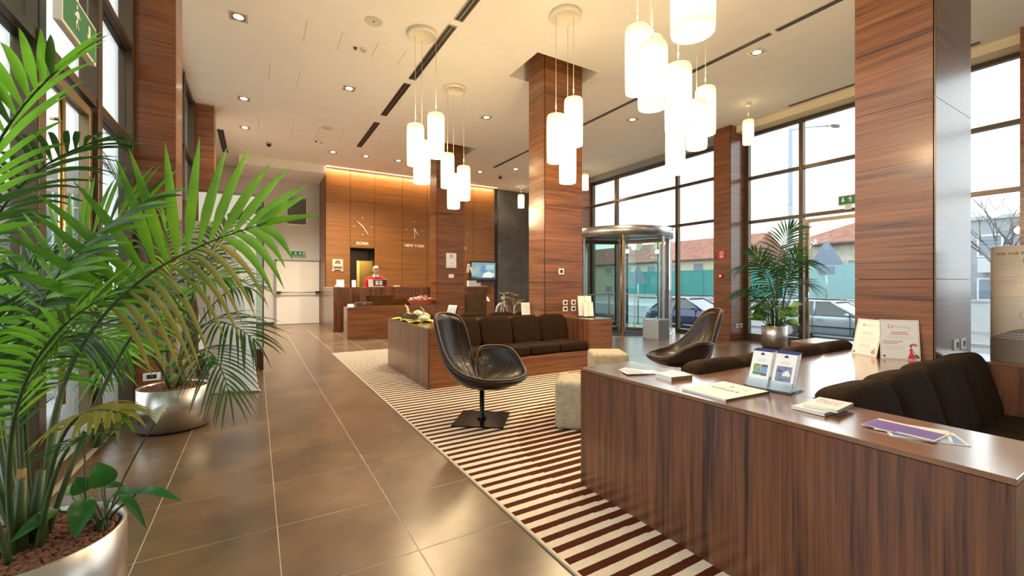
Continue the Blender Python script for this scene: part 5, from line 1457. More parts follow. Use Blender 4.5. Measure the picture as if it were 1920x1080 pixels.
# right part of the reception desk: flowers and papers
vs = thing('orchid_pot', (5.60, 11.92, 1.262), 'white orchid in a white pot on the right end of the reception desk', 'plant')
MB().lathe([(.055, 1.262), (.075, 1.40), (.07, 1.41), (.05, 1.39)], 20, (5.60, 11.92)).build('pot', paper, vs)
for k, (dx, dz) in enumerate(((-.10, .62), (.06, .50))):
    st_ = MB().tube(bez((5.60, 11.92, 1.38), (5.60, 11.92, 1.6), (5.60 + dx * .3, 11.92, 1.38 + dz), (5.60 + dx, 11.88, 1.34 + dz * .9), 10), .005, 5).build('stem', stem_m, vs)
    for j in range(4):
        c = Vector((5.60 + dx * (.5 + .18 * j), 11.88 - .02 * j, 1.40 + dz * (.82 - .10 * j)))
        b = MB()
        for p in range(5):
            a = p * 1.257; b.ball(c + Vector((.03 * math.cos(a), -.005, .03 * math.sin(a))), .024, .007, .02, 8, 4)
        b.build('blossom', mat('white petals', (.85, .83, .80), .5), st_)
for k in range(4):
    mb, q0 = blade((5.60, 11.92, 1.39), (5.60 + .16 * math.cos(k * 1.6 + .5), 11.92 + .12 * math.sin(k * 1.6 + .5), 1.43), .05, .03, 0); mb.build('leaf', leaf_l, vs)
wb_ = thing('paper_box', (5.58, 11.70, 1.262), 'white paper box in front of the orchid on the reception desk', 'box')
MB().box(5.44, 5.70, 11.64, 11.76, 1.263, 1.44).build('body', paper, wb_, bevel=.003); MB().box(5.70, 5.84, 11.64, 11.74, 1.263, 1.37).build('side_box', cream, wb_, bevel=.003)
MB().box(5.86, 6.08, 11.66, 11.80, 1.263, 1.29).build('tray', mat('grey paper tray', (.35, .33, .33), .5), wb_)
# slim sign stand
ss = thing('sign_stand', (6.46, 12.62, 0), 'slim white sign stand with a sloping plate, beyond the far sofa', 'sign stand')
MB().box(6.44, 6.48, 12.60, 12.64, .012, .86).build('post', white_p, ss); MB().lathe([(.17, 0), (.17, .008), (.03, .012)], 28, (6.46, 12.62)).build('foot', white_p, ss)
b = MB(); M4 = Matrix.Translation((6.46, 12.60, .88)) @ Matrix.Rotation(R(18), 4, 'Y') @ Matrix.Rotation(R(35), 4, 'X'); b.obox(M4, .34, .24, .012); b.build('plate', white_p, ss)
b = MB(); b.obox(M4 @ Matrix.Translation((0, 0, .0068)), .26, .14, .001); b.build('print', rose_ink, ss)

# ---------------------------------------------------------------- on the far island
ct = MB(); rows = []
q = random.Random(21)
for i in range(25):
    row = []
    for j in range(17):
        u = i / 24 - .5; v = j / 16 - .5
        e = max(abs(u), abs(v)) * 2
        rad = 1 + .10 * math.sin(7 * math.atan2(v, u) + 1)
        zz = T + .003 + (.020 + .018 * math.sin(9 * math.atan2(v, u))) * max(0, e - .35)
        row.append((2.07 + v * .42 * rad, 6.36 + u * .88 * rad, zz))
    rows.append(row)
cloth = ct.grid(rows).build('felt_cloth', cloth_y, base=(2.07, 6.36, T), solid=.003)
tag(cloth, 'wavy yellow green felt cloth under the gourds on the far end box', 'cloth')
def gourd(c, r, L, neck, col, label, rz=0.0, lie=0.0):
    """pear-bodied gourd with a curved neck and stalk"""
    o = lthing('gourd', c, label, 'gourd', 'gourds on the felt cloth', (0, R(lie), rz))
    prof = [(.0, 0)] + [(r * math.sin(PI * t) ** .8 * (1 if t < .6 else 1 - (t - .6) * .6), L * t) for t in (.06, .15, .3, .45, .6, .75, .88)] + [(neck, L)]
    MB().lathe(prof, 20).build('body', col, o)
    MB().tube(bez((0, 0, L * .97), (0, 0, L + .07), (.03, 0, L + .09), (.05, 0, L + .10), 8), [neck, neck * .8, neck * .7, neck * .6, neck * .6, neck * .6, neck * .6, neck * .55, neck * .5], 10).build('neck', col, o)
    MB().tube([(.05, 0, L + .10), (.065, 0, L + .125)], [.008, .006], 6).build('stalk', mat('dry stalk', (.40, .30, .14), .8), o)
gy = mat('pale green gourd skin', (.50, .52, .34), .45, noise=.15, nscale=9); go = mat('cream orange gourd skin', (.70, .50, .28), .45, noise=.2, nscale=7); gc = mat('cream gourd skin', (.72, .66, .48), .45, noise=.12, nscale=8)
gourd((2.10, 6.02, T + .012), .085, .095, .017, gy, 'pale green gourd with an upright neck, nearest on the felt cloth', R(200))
gourd((2.05, 6.62, T + .012), .095, .10, .026, go, 'orange gourd with a stubby neck at the far end of the felt cloth', R(120))
gourd((2.06, 6.46, T + .075), .070, .24, .03, gc, 'long cream gourd lying across the felt cloth', R(-60), 84)
pc = thing('lavender_bunch', (2.0, 6.22, T + .02), 'dried brown lavender bunch between the gourds on the felt cloth', 'dried flowers')
b = MB()
for k in range(110):
    a = q.uniform(-.6, .6) + 1.9; L = q.uniform(.10, .26); p0 = Vector((2.02 + q.uniform(-.05, .05), 6.13 + q.uniform(-.08, .12), T + .03 + q.uniform(0, .06)))
    d_ = Vector((math.cos(a), math.sin(a), q.uniform(-.1, .35))).normalized()
    p1 = p0 + d_ * L; b.tube([p0, p1], .0018, 3); b.tube([p1, p1 + d_ * .03], [.006, .004], 4)
tag(b.build('dried_stems', mat('dried lavender brown', (.10, .07, .05), .9), pc), kind='stuff')
# card rack on the far ledge
cr_ = lthing('card_rack', (2.62, 6.28, T), 'tilted rack of white cards behind the far sofa, at its left end', 'card rack', rot=(0, 0, R(-68)))
b = MB(); b.obox(Matrix.Translation((0, .03, .10)) @ Matrix.Rotation(R(-20), 4, 'X'), .20, .004, .22); b.build('back', acrylic, cr_)
MB().box(-.11, .11, -.03, .09, 0, .004).build('base', acrylic, cr_)
for k in range(3):
    b = MB(); b.obox(Matrix.Translation((-.064 + .064 * k, .020, .118)) @ Matrix.Rotation(R(-20), 4, 'X'), .055, .006, .22); b.build('card_pack', paper, cr_)
    b = MB(); b.obox(Matrix.Translation((-.064 + .064 * k, .0155, .125)) @ Matrix.Rotation(R(-20), 4, 'X'), .018, .001, .12); b.build('print', ink_l, cr_)
table_sign((4.03, 6.28, T), .155, .235, R(-14), 10, 'white paper sign on the ledge behind the far sofa cushions', 'signs on the far island')
# brochure rack on the right end box of the far island
br = lthing('brochure_rack', (4.74, 5.52, T), 'clear two-tier rack of cream brochures on the right far end box', 'brochure rack', rot=(0, 0, R(-24)))
for k, (yy, hh_, w_) in enumerate(((.10, .36, .24), (.0, .26, .17))):
    b = MB(); b.obox(Matrix.Translation((.03 * k, yy, hh_ / 2)) @ Matrix.Rotation(R(-14), 4, 'X'), w_, .004, hh_); b.build('back', acrylic, br)
    n_ = 2
    for j in range(n_):
        xx = .03 * k + (j - .5) * w_ / n_
        b = MB(); b.obox(Matrix.Translation((xx, yy - .012, hh_ / 2 + .006)) @ Matrix.Rotation(R(-14), 4, 'X'), w_ / n_ - .006, .008, hh_ - .02); b.build('brochure', cream, br)
        for z_, m_ in ((.62, mat('salmon photo print', (.62, .38, .26), .4, noise=.4, nscale=40)), (.42, mat('brown photo print', (.22, .10, .05), .4))):
            zz = hh_ * (z_ + .08 * j)
            b = MB(); b.obox(Matrix.Translation((xx + .004, yy - .0168 - (hh_ / 2 - zz) * .2493, zz)) @ Matrix.Rotation(R(-14), 4, 'X'), w_ / n_ * .55, .0012, hh_ * .10); b.build('print', m_, br)
MB().box(-.13, .14, -.06, .15, 0, .004).build('base', acrylic, br)

# ---------------------------------------------------------------- glass screen and white board by the left column
gs = thing('glass_screen', (-.4, 7.74, 0), 'tall glass screen on a dark wooden foot beyond the second palm', 'screen')
MB().box(-.74, .09, 7.73, 7.745, .34, 2.72).build('pane', glass_t, gs)
MB().box(-.72, .0, 7.72, 7.728, .36, 2.68).build('white_film', frost_m, gs)
MB().box(-.74, .10, 7.66, 7.82, 0, .33).build('foot', mat('dark walnut foot', (.035, .013, .008), .3), gs, bevel=.003)
MB().box(-.74, .10, 7.66, 7.82, .331, .345).build('foot_cap', steel_d, gs)
MB().box(.085, .105, 7.725, 7.75, .345, 2.74).build('edge_profile', bronze, gs)
wbd = thing('white_board', (-.10, 6.32, 0), 'leaning white display board standing beside the second palm', 'board')
A = Vector((.03, 6.15, .01)); Bp = Vector((-.47, 6.36, .01)); top_ = Vector((-.28, .22, 2.10))
n3 = (Bp - A).cross(top_).normalized() * .006
v = [A, Bp, Bp + top_, A + top_]
MB().add([p - n3 for p in v] + [p + n3 for p in v], [(0, 3, 2, 1), (4, 5, 6, 7), (0, 1, 5, 4), (1, 2, 6, 5), (2, 3, 7, 6), (3, 0, 4, 7)]).build('board', mat('white display film', (.80, .84, .90), .3), wbd)
c_ = A.lerp(Bp, .35) + top_ * .28
MB().add([p + n3 * 1.1 for p in (A.lerp(Bp, .15) + top_ * .2, A.lerp(Bp, .6) + top_ * .15, A.lerp(Bp, .8) + top_ * .45, A.lerp(Bp, .3) + top_ * .5)], [(0, 1, 2, 3)]).build('pale_print', mat('very pale blue print', (.62, .69, .80), .3), wbd)
MB().tube([A + Vector((.02, -.02, .01)), Bp + Vector((-.02, .02, .01))], .014, 6).build('foot_rail', steel_d, wbd)
# ---------------------------------------------------------------- outside the window wall
G = -0.75
asph = mat('pale grey asphalt', (.17, .175, .185), .9, noise=.12, nscale=.6)
paving = mat('pale street paving', (.30, .30, .30), .9, noise=.08, nscale=1.2)
structure('pavement', MB().box(10.3, 11.0, -8, 18, -.9, -.02), paving)
structure('street', MB().box(11.0, 140, -80, 160, G - .2, G), asph)
structure('kerb', MB().box(15.2, 15.35, -30, 60, G, G + .12).box(20.4, 20.55, -30, 60, G, G + .12), paving)
structure('courtyard', MB().box(-120, -1.3, -20, 160, -.3, -.05), paving)
gs_ = MB().box(15.4, 16.9, 14.5, 21, G, G + .06)
grass_m = mat('winter grass', (.16, .26, .05), .9, noise=.4, nscale=5)
verge = structure('verge', gs_, grass_m)
b = MB(); q = random.Random(4)
for k in range(500):
    x, y = q.uniform(15.45, 16.85), q.uniform(14.6, 20.8); hgt = q.uniform(.05, .16); a = q.uniform(0, 3.14); c, s = .02 * math.cos(a), .02 * math.sin(a)
    b.add([(x - c, y - s, G + .06), (x + c, y + s, G + .06), (x + q.uniform(-.04, .04), y + q.uniform(-.04, .04), G + .06 + hgt)], [(0, 1, 2)])
tag(b.build('grass_blades', grass_m, verge), kind='stuff')
gl_ = thing('guard_rail', (16.0, 17, G), 'low dark guard rail beside the blue car, seen through the revolving door', 'guard rail')
MB().box(15.1, 15.16, 15.6, 18.2, G + .30, G + .58).build('rail', mat('weathered dark rail', (.10, .095, .10), .6), gl_)
for y in (15.9, 17.8): MB().box(15.16, 15.24, y - .05, y + .05, G, G + .5).build('post', steel_d, gl_)

tyre = mat('black tyre', (.015, .015, .016), .8); rimm = mat('silver wheel rim', (.45, .46, .47), .35, .7)
carglass = mat('dark car window', (.03, .045, .05), .06, coat=.6)
def car(loc, rz, label, paint, hatch):
    o = lthing('car', loc, label, 'car', None, (0, 0, rz))
    if not hatch:
        ST = [(-2.22, .66, .42, .76), (-2.12, .80, .28, .93), (-1.75, .86, .22, .99), (-1.0, .88, .2, .97), (0, .89, .2, .95), (.85, .88, .2, .95), (1.45, .86, .22, .88), (1.95, .78, .26, .78), (2.18, .62, .36, .64)]
        base = (-1.72, 1.02, .82); roof = (-1.05, .12, .60, 1.41)
        wx = (-1.32, 1.38)
    else:
        ST = [(-1.98, .70, .40, .80), (-1.92, .80, .28, .96), (-1.5, .84, .22, .98), (-.8, .85, .2, .96), (0, .85, .2, .95), (.8, .85, .2, .95), (1.4, .83, .22, .88), (1.82, .75, .26, .78), (2.0, .60, .36, .64)]
        base = (-1.90, .98, .79); roof = (-1.62, .10, .60, 1.43)
        wx = (-1.24, 1.24)
    rows = []
    for x, w_, zb, zt in ST:
        zm = (zb + zt) / 2
        half = [(w_ * .80, zb), (w_ * .98, zb + .10), (w_, zm), (w_ * .975, zt - .10), (w_ * .90, zt - .02), (w_ * .55, zt + .012)]
        ring = [(0, zb)] + half + [(0, zt + .02)] + [(-a, c) for a, c in reversed(half)]
        rows.append([(x, a, c) for a, c in ring] + [(x, 0, zb)])
    bd = MB().grid(rows)
    bd.add([p for p in rows[0][:-1]], [tuple(range(len(rows[0]) - 1))], 0); bd.add([p for p in rows[-1][:-1]], [tuple(range(len(rows[-1]) - 1))[::-1]], 0)
    body = bd.build('body', paint, o)
    x0, x1, wb_ = base; r0, r1, wr, zr = roof; zb = .93
    B4 = [(x0, -wb_, zb), (x1, -wb_, zb), (x1, wb_, zb), (x0, wb_, zb)]; T4 = [(r0, -wr, zr), (r1, -wr, zr), (r1, wr, zr), (r0, wr, zr)]
    MB().add(B4 + T4, [(0, 1, 5, 4), (1, 2, 6, 5), (2, 3, 7, 6), (3, 0, 4, 7)]).build('windows', carglass, o)
    rows = []
    for i in range(9):
        t = i / 8; x = r0 - .10 + (r1 - r0 + .18) * t; zz = zr - .02 + .045 * math.sin(PI * t)
        rows.append([(x, wr * 1.03 * math.sin(a_), zz + .03 * math.cos(a_) - .015) for a_ in [(-PI / 2 + PI * j / 8) for j in range(9)]])
    MB().grid(rows).build('roof', paint, o, solid=.03)
    b = MB()
    for s in (-1, 1):
        for (p, t) in (((x0, s * wb_, zb), (r0, s * wr, zr)), ((x1, s * wb_, zb), (r1, s * wr, zr)), ((-.38, s * wb_ * 1.0, zb), (-.42, s * wr, zr))): b.tube([p, t], .045, 6)
        if hatch: b.tube([(-1.30, s * wb_, zb), (-1.2, s * wr, zr)], .05, 6)
        b.tube([(r0, s * wr, zr), (r1, s * wr, zr)], .035, 6)
    b.build('pillars', paint, o)
    for s in (-1, 1):
        for x in wx:
            arch = MB().prism([(x + .36 * math.cos(R(t)), .30 + .36 * math.sin(R(t))) for t in range(-20, 201, 20)], lambda p, q_, d: (p, d, q_), s * .80, s * .893).build('wheel_arch', tyre, o)
            wl = MB(); rows = []
            for r_, dy in ((.18, -.1), (.29, -.1), (.31, -.07), (.31, .07), (.29, .1), (.19, .1)):
                rows.append([(x + r_ * math.cos(2 * PI * k / 24), s * .80 + dy * s, .31 + r_ * math.sin(2 * PI * k / 24)) for k in range(25)])
            wl.grid(rows); w_o = wl.build('wheel', tyre, o)
            b = MB().prism([(x + .19 * math.cos(R(t)), .31 + .19 * math.sin(R(t))) for t in range(0, 360, 20)], lambda p, q_, d: (p, d, q_), s * .86, s * .895); b.build('rim', rimm, w_o)
        MB().ball((.72, s * (wb_ + .14), .99), .07, .10, .065, 10, 6).build('mirror', paint, o)
        MB().box(-.9 if not hatch else -.6, 1.0, s * .888 - .008, s * .888 + .008, .50, .545).build('side_moulding', tyre, o)
        b = MB()
        for x in (-.40, .80): b.box(x - .006, x + .006, s * .882 - .012, s * .882 + .012, .30, .92)
        b.build('door_gap', tyre, o)
        MB().box(-.25, -.07, s * .885 - .015, s * .885 + .018, .78, .81).build('door_handle', paint, o)
        MB().ball((ST[-1][0] - .12, s * .52, .66), .10, .16, .07, 10, 6).build('headlamp', mat('clear lamp lens', (.75, .78, .80), .1), o)
        MB().ball((ST[0][0] + .06, s * .62, .80), .07, .12, .09, 10, 6).build('tail_lamp', red_s, o)
    b = MB(); e = ST[0][0]; b.box(e - .06, e + .10, -.70, .70, .34, .50); b.build('bumper', paint, o, bevel=.03)
    e = ST[-1][0]; b = MB(); b.box(e - .10, e + .05, -.62, .62, .33, .48); b.build('bumper', paint, o, bevel=.03)
    return o
blue_p = mat('dark blue car paint', (.010, .022, .10), .12, .2, coat=.8)
silv_p = mat('pale silver blue car paint', (.30, .38, .42), .2, .3, coat=.7)
car((18.05, 13.3, G), R(-90), 'dark blue saloon car parked outside the revolving door', blue_p, False)
car((18.75, 7.65, G), R(-90), 'pale silver hatchback parked outside the window door', silv_p, True)

# lorry on the road behind
lr = thing('lorry', (36.5, 22, G), 'long teal tarpaulin lorry passing behind the parked cars', 'lorry')
teal = mat('teal tarpaulin', (.028, .20, .18), .5, noise=.08, nscale=.7)
tl_ = MB().box(35.2, 37.7, 18.6, 34.0, .30, 2.62).build('trailer', teal, lr)
MB().box(35.2, 37.7, 12.4, 17.9, .32, 2.80).build('trailer', mat('pale teal tarpaulin', (.19, .35, .36), .5), lr)
for y in (20.2, 22.5, 24.8, 27.1, 29.4, 31.7): MB().box(35.17, 35.2, y - .03, y + .03, .30, 2.62).build('strap', mat('dark teal strap', (.02, .18, .17), .5), tl_)
MB().box(35.19, 37.7, 18.6, 34.0, 2.5, 2.64).build('top_rail', mat('dark teal strap', (.02, .18, .17), .5), tl_)
MB().box(35.5, 37.4, 12.5, 34.0, -.05, .30).build('chassis', mat('dark chassis', (.05, .06, .07), .7), lr)
for y in (13.6, 16.6, 20.3, 21.6, 29.8, 31.1, 32.4):
    b = MB(); rows = [[(x, y + r_ * math.cos(2 * PI * k / 20), G + .5 + r_ * math.sin(2 * PI * k / 20)) for k in range(21)] for r_, x in ((.02, 35.25), (.3, 35.3), (.48, 35.3), (.5, 35.4), (.5, 35.6), (.3, 35.65))]
    b.grid(rows).build('wheel', tyre, lr)
rl = thing('road_barrier', (32, 20, G), 'pale concrete barrier along the road in front of the lorry', 'barrier')
MB().prism([(0, 0), (.5, 0), (.35, .25), (.3, .75), (.2, .75), (.15, .25)], lambda p, q_, d: (32 + p, d, G + q_), 5, 48).build('wall', mat('pale concrete', (.48, .48, .47), .9), rl)
MB().box(32.05, 32.15, 5, 48, .10, .32).build('rail', steel_d, rl)
for k in range(9): MB().box(32.18, 32.26, 7 + k * 5, 7.1 + k * 5, G + .74, .35).build('post', steel_d, rl)

# traffic signs and the lamp post
def roadsign(loc, ztop, size, label, extra):
    x, y = loc; vx, vy = -x, -y; L = math.hypot(vx, vy); a = math.atan2(vy, vx) + R(90) + R(8)
    o = lthing('traffic_sign', (x, y, G), label, 'traffic sign', 'traffic signs seen from behind', (0, 0, a))
    MB().tube([(0, .03, 0), (0, .03, ztop - G - .05)], .035, 8).build('post', steel_d, o)
    h_ = size * .88; z1 = ztop - G; z0 = z1 - h_
    gm = mat('grey blue sign back', (.20, .25, .33), .5, .3)
    MB().prism([(-size / 2 + .04, z0), (size / 2 - .04, z0), (size / 2, z0 + .05), (.04, z1), (-.04, z1), (-size / 2, z0 + .05)], lambda p, q_, d: (p, d, q_), -.012, .0).build('triangle_plate', gm, o)
    MB().box(-size * .25, size * .25, .0, .02, z0 + .10, z0 + .14).build('bracket', steel, o)
    if extra: MB().box(-.30, .30, -.012, .0, z0 - .42, z0 - .06).build('lower_plate', gm, o)
roadsign((16.35, 15.15), 2.22, .98, 'grey back of a triangular traffic sign seen through the revolving door', False)
roadsign((21.6, 9.15), 3.25, 1.22, 'grey back of a triangular traffic sign with a lower plate, behind the silver car', True)
lp = thing('street_lamp', (20.3, 10.0, G), 'tall grey street lamp post behind the window palm', 'street lamp')
MB().tube([(20.3, 10.0, G), (20.3, 10.0, 3), (20.3, 10.0, 8.2)], [.13, .11, .08], 12).build('post', mat('grey painted post', (.26, .31, .38), .5), lp)
MB().tube([(20.3, 10.0, 8.15), (21.0, 9.4, 8.25), (21.5, 9.0, 8.25)], .035, 8).build('arm', steel_d, lp)
MB().ball((21.7, 8.85, 8.25), .35, .16, .09, 12, 6).build('lantern', steel_d, lp)
MB().lathe([(.20, G), (.20, G + .25), (.15, G + .3)], 16, (20.3, 10.0)).build('base', steel_d, lp)

# houses
tile_r = mat('red roof tiles', (.25, .11, .075), .9, noise=.25, nscale=1.5)
def house(name, label, x0, x1, y0, y1, eave, ridge, wallm, wins, hip=False, chim=()):
    o = thing(name, (x0, (y0 + y1) / 2, G), label, 'house')
    MB().box(x0, x1, y0, y1, G, eave).build('wall', wallm, o)
    e = .5; xm = (x0 + x1) / 2; hy = (x1 - x0) / 2 if hip else 0
    v = [(x0 - e, y0 - e, eave), (x1 + e, y0 - e, eave), (x1 + e, y1 + e, eave), (x0 - e, y1 + e, eave), (xm, y0 - e + hy, ridge), (xm, y1 + e - hy, ridge)]
    MB().add(v + [(p[0], p[1], p[2] - .18) for p in v[:4]], [(0, 4, 5, 3), (1, 2, 5, 4), (0, 1, 4), (2, 3, 5), (0, 6, 7, 1), (1, 7, 8, 2), (2, 8, 9, 3), (3, 9, 6, 0), (6, 9, 8, 7)]).build('roof', tile_r, o)
    MB().box(x0 - e - .12, x0 - e, y0 - e, y1 + e, eave - .12, eave + .02).build('gutter', mat('brown gutter', (.12, .09, .08), .6), o)
    for y, z, w_, h_ in wins:
        wf = MB().box(x0 - .06, x0, y - w_ / 2, y + w_ / 2, z, z + h_).build('window', mat('pale window frame', (.50, .49, .46), .6), o)
        MB().box(x0 - .08, x0 - .06, y - w_ / 2 + .08, y + w_ / 2 - .08, z + .08, z + h_ - .08).build('pane', mat('grey window pane', (.16, .19, .22), .2), wf)
        MB().box(x0 - .16, x0, y - w_ / 2 - .1, y + w_ / 2 + .1, z - .1, z).build('sill', mat('pale sill', (.5, .5, .48), .8), wf)
    for y, s in chim: MB().box(xm - .3 - 1.5, xm + .3 - 1.5, y - .35, y + .35, eave + .5, ridge + s).build('chimney', wallm, o)
    return o
yel = mat('pale yellow render', (.45, .41, .28), .9, noise=.04, nscale=.8)
house('house', 'long pale yellow house with red tiled roof across the road', 48, 58, 29, 64, 4.5, 7.6, yel,
      [(y, z, 1.5, 1.15) for z in (2.9, .0) for y in (31.5, 34.5, 38.5, 42, 46.5, 50.5, 55, 59)], chim=((33.5, .3), (44, .5), (47.5, .2)))
house('house', 'weathered house with hipped red roof behind the lorry', 44, 53, 12.6, 22.0, 5.0, 7.2, mat('patchy old plaster', (.38, .35, .29), .9, noise=.35, nscale=.8),
      [(y, z, .95, 1.3) for z in (2.2, -.2) for y in (14.2, 16.6, 18.6, 20.6)], hip=True)
def block(label, x0, x1, y0, y1, floors, fh, wallm, axis, n, z0):
    o = thing('apartment_block', ((x0 + x1) / 2, (y0 + y1) / 2, z0), label, 'building')
    top = z0 + floors * fh + .6
    MB().box(x0, x1, y0, y1, z0, top).build('wall', wallm, o)
    MB().box(x0 - .2, x1 + .2, y0 - .2, y1 + .2, top, top + .25).build('cornice', mat('grey cornice', (.34, .35, .37), .8), o)
    pm = mat('blue grey window pane', (.14, .19, .25), .2); fm = mat('white window frame', (.62, .63, .65), .6)
    for f_ in range(floors):
        z = z0 + f_ * fh + 1.0
        for k in range(n):
            if axis == 'x':
                y = y0 + (y1 - y0) * (k + .5) / n
                wf = MB().box(x0 - .08, x0, y - .6, y + .6, z, z + 1.5).build('window', fm, o)
                MB().box(x0 - .1, x0 - .08, y - .5, y + .5, z + .1, z + 1.4).build('pane', pm, wf)
            else:
                x = x0 + (x1 - x0) * (k + .5) / n
                wf = MB().box(x - .5, x + .5, y0 - .08, y0, z, z + 1.5).build('window', fm, o)
                MB().box(x - .4, x + .4, y0 - .1, y0 - .08, z + .1, z + 1.4).build('pane', pm, wf)
        if axis == 'x': MB().box(x0 - 1.1, x0, y0 + 1, y1 - 1, z - 1.05, z - .90).box(x0 - 1.1, x0 - 1.04, y0 + 1, y1 - 1, z - .9, z - .1).build('balcony', mat('pale grey balcony', (.42, .44, .47), .8), o)
        else: MB().box(x0, x1, y0 - .5, y0, z - 1.05, z - .9).build('ledge', mat('grey cornice', (.34, .35, .37), .8), o)
    return o
block('grey apartment block with balconies seen right of the big walnut column', 42, 52, -4, 9.6, 2, 2.9, mat('blue grey render', (.25, .265, .295), .9, noise=.1, nscale=.6), 'x', 5, G)
block('pale apartment block far beyond the left glass front', -62, -25, 80, 92, 4, 3.3, mat('cream white render', (.40, .39, .37), .9), 'y', 24, -.05)
rt = thing('round_stair_tower', (-15.6, 56, 0), 'round glazed tower with a white top beyond the left glass front', 'building')
MB().lathe([(2.1, 9.6), (2.1, 11.8), (0, 11.9)], 40, (-15.6, 56)).build('white_band', mat('cream white render', (.40, .39, .37), .9), rt)
MB().lathe([(1.95, -.05), (1.95, 9.6)], 40, (-15.6, 56)).build('glazing', mat('teal tinted glazing', (.10, .22, .24), .1), rt)
for k in range(20):
    a = 2 * PI * k / 20; x, y = -15.6 + 2.0 * math.cos(a), 56 + 2.0 * math.sin(a); MB().box(x - .06, x + .06, y - .06, y + .06, -.05, 9.6).build('mullion', white_p, rt)
for z in (1.5, 3.2, 4.9, 6.6, 8.3): MB().lathe([(1.96, z), (2.05, z), (2.05, z + .12), (1.96, z + .12)], 40, (-15.6, 56)).build('floor_band', white_p, rt)

# bare trees
tw = mat('bare twig bark', (.14, .12, .11), .9)
def bare_tree(x, y, hgt, seed, label):
    o = thing('bare_tree', (x, y, G), label, 'tree', 'bare winter trees')
    q = random.Random(seed); tr = MB(); tws = MB()
    def grow(p, d, L, r, lev):
        e = p + d * L
        (tr if lev < 2 else tws).tube([p, p.lerp(e, .5) + Vector((q.uniform(-1, 1), q.uniform(-1, 1), 0)) * L * .04, e], [r, r * .85, r * .65], 5 if lev < 2 else 3)
        if lev >= 5: return
        for k in range(3 if lev < 4 else 2):
            nd = (d + Vector((q.uniform(-1, 1), q.uniform(-1, 1), q.uniform(-.3, .6))) * .62).normalized()
            grow(e if k else p.lerp(e, .75), nd, L * q.uniform(.62, .8), r * .58, lev + 1)
    grow(Vector((x, y, G)), Vector((0, 0, 1)), hgt * .3, hgt * .02, 0)
    tr.build('trunk', tw, o); tag(tws.build('twigs', tw, o), kind='stuff')
bare_tree(31.0, 5.6, 8.0, 3, 'bare winter tree before the grey apartment block')
bare_tree(28.5, 15.0, 6.0, 8, 'bare winter tree seen over the window palm')
bare_tree(46.0, 26.2, 7.5, 12, 'bare winter tree between the two red roofed houses')
fw_ = thing('garden_wall', (26, 4, G), 'low white wall across the street, right of the big walnut column', 'wall')
MB().box(27, 27.3, -6, 8.8, G, .55).build('wall_body', mat('white rendered wall', (.42, .435, .45), .9), fw_)
MB().box(26.95, 27.35, -6, 8.8, .55, .65).build('coping', mat('grey coping', (.34, .35, .37), .8), fw_)
# ---------------------------------------------------------------- the receptionist
def skin_mesh(verts, edges, radii, root=0, sub=2):
    me = bpy.data.meshes.new('skin'); me.from_pydata(verts, edges, [])
    o = bpy.data.objects.new('skin_tmp', me); C.objects.link(o)
    m = o.modifiers.new('skin', 'SKIN'); m.branch_smoothing = .6
    o.modifiers.new('sub', 'SUBSURF').levels = sub
    for i, d in enumerate(me.skin_vertices[0].data):
        d.radius = radii[i] if hasattr(radii[i], '__len__') else (radii[i], radii[i]); d.use_root = (i == root)
    dg = bpy.context.evaluated_depsgraph_get()
    out = bpy.data.meshes.new_from_object(o.evaluated_get(dg))
    bpy.data.objects.remove(o); bpy.data.meshes.remove(me)
    return out
skin_m = mat('fair skin', (.62, .36, .26), .5); sweater = mat('red wool sweater', (.58, .010, .008), .85, noise=.12, nscale=40)
trouser = mat('black trousers', (.02, .02, .024), .8); hair_m = mat('fair grey hair', (.42, .30, .18), .7, noise=.3, nscale=80)
shoe_m = mat('black shoe leather', (.012, .012, .012), .35)
PX, PY = 3.00, 12.78
pr = lthing('person', (PX, PY, 0), 'receptionist in a red sweater with white collar, looking down behind the desk', 'person', rot=(0, 0, R(-14)))
# local: x to the picture's right, y away from the viewer, z up; faces -y
V = [(0, 0, 1.00), (0, .01, 1.14), (0, .01, 1.30), (0, .0, 1.46), (0, -.02, 1.58), (0, -.045, 1.66),           # pelvis .. neck
     (-.17, .0, 1.51), (-.25, .0, 1.45), (-.29, -.03, 1.19), (-.20, -.24, 1.12), (-.16, -.31, 1.13),            # arm at the picture's left
     (.17, .0, 1.51), (.25, .0, 1.45), (.29, -.03, 1.19), (.20, -.24, 1.12), (.16, -.31, 1.13),
     (-.10, 0, .95), (-.11, -.01, .52), (-.115, .01, .10), (-.12, -.11, .055),
     (.10, 0, .95), (.11, -.01, .52), (.115, .01, .10), (.12, -.11, .055)]
E_ = [(0, 1), (1, 2), (2, 3), (3, 4), (4, 5), (3, 6), (6, 7), (7, 8), (8, 9), (9, 10), (3, 11), (11, 12), (12, 13), (13, 14), (14, 15), (0, 16), (16, 17), (17, 18), (18, 19), (0, 20), (20, 21), (21, 22), (22, 23)]
Rd = [(.165, .12), (.155, .115), (.185, .125), (.17, .11), .062, .056, (.09, .085), .075, .056, .038, .032, (.09, .085), .075, .056, .038, .032, .095, .065, .045, .04, .095, .065, .045, .04]
me = skin_mesh(V, E_, Rd)
me.materials.clear()
for m_ in (sweater, skin_m, trouser, shoe_m): me.materials.append(m_)
for p in me.polygons:
    c = p.center
    p.material_index = 1 if c.z > 1.565 and abs(c.x) < .12 else (2 if c.z < 1.0 and abs(c.x) < .22 and c.y > -.17 else 0)
    if c.z < .11: p.material_index = 3
    if c.y < -.255 and c.z > 1.0: p.material_index = 1
    p.use_smooth = True
linkmesh('body', me, pr)
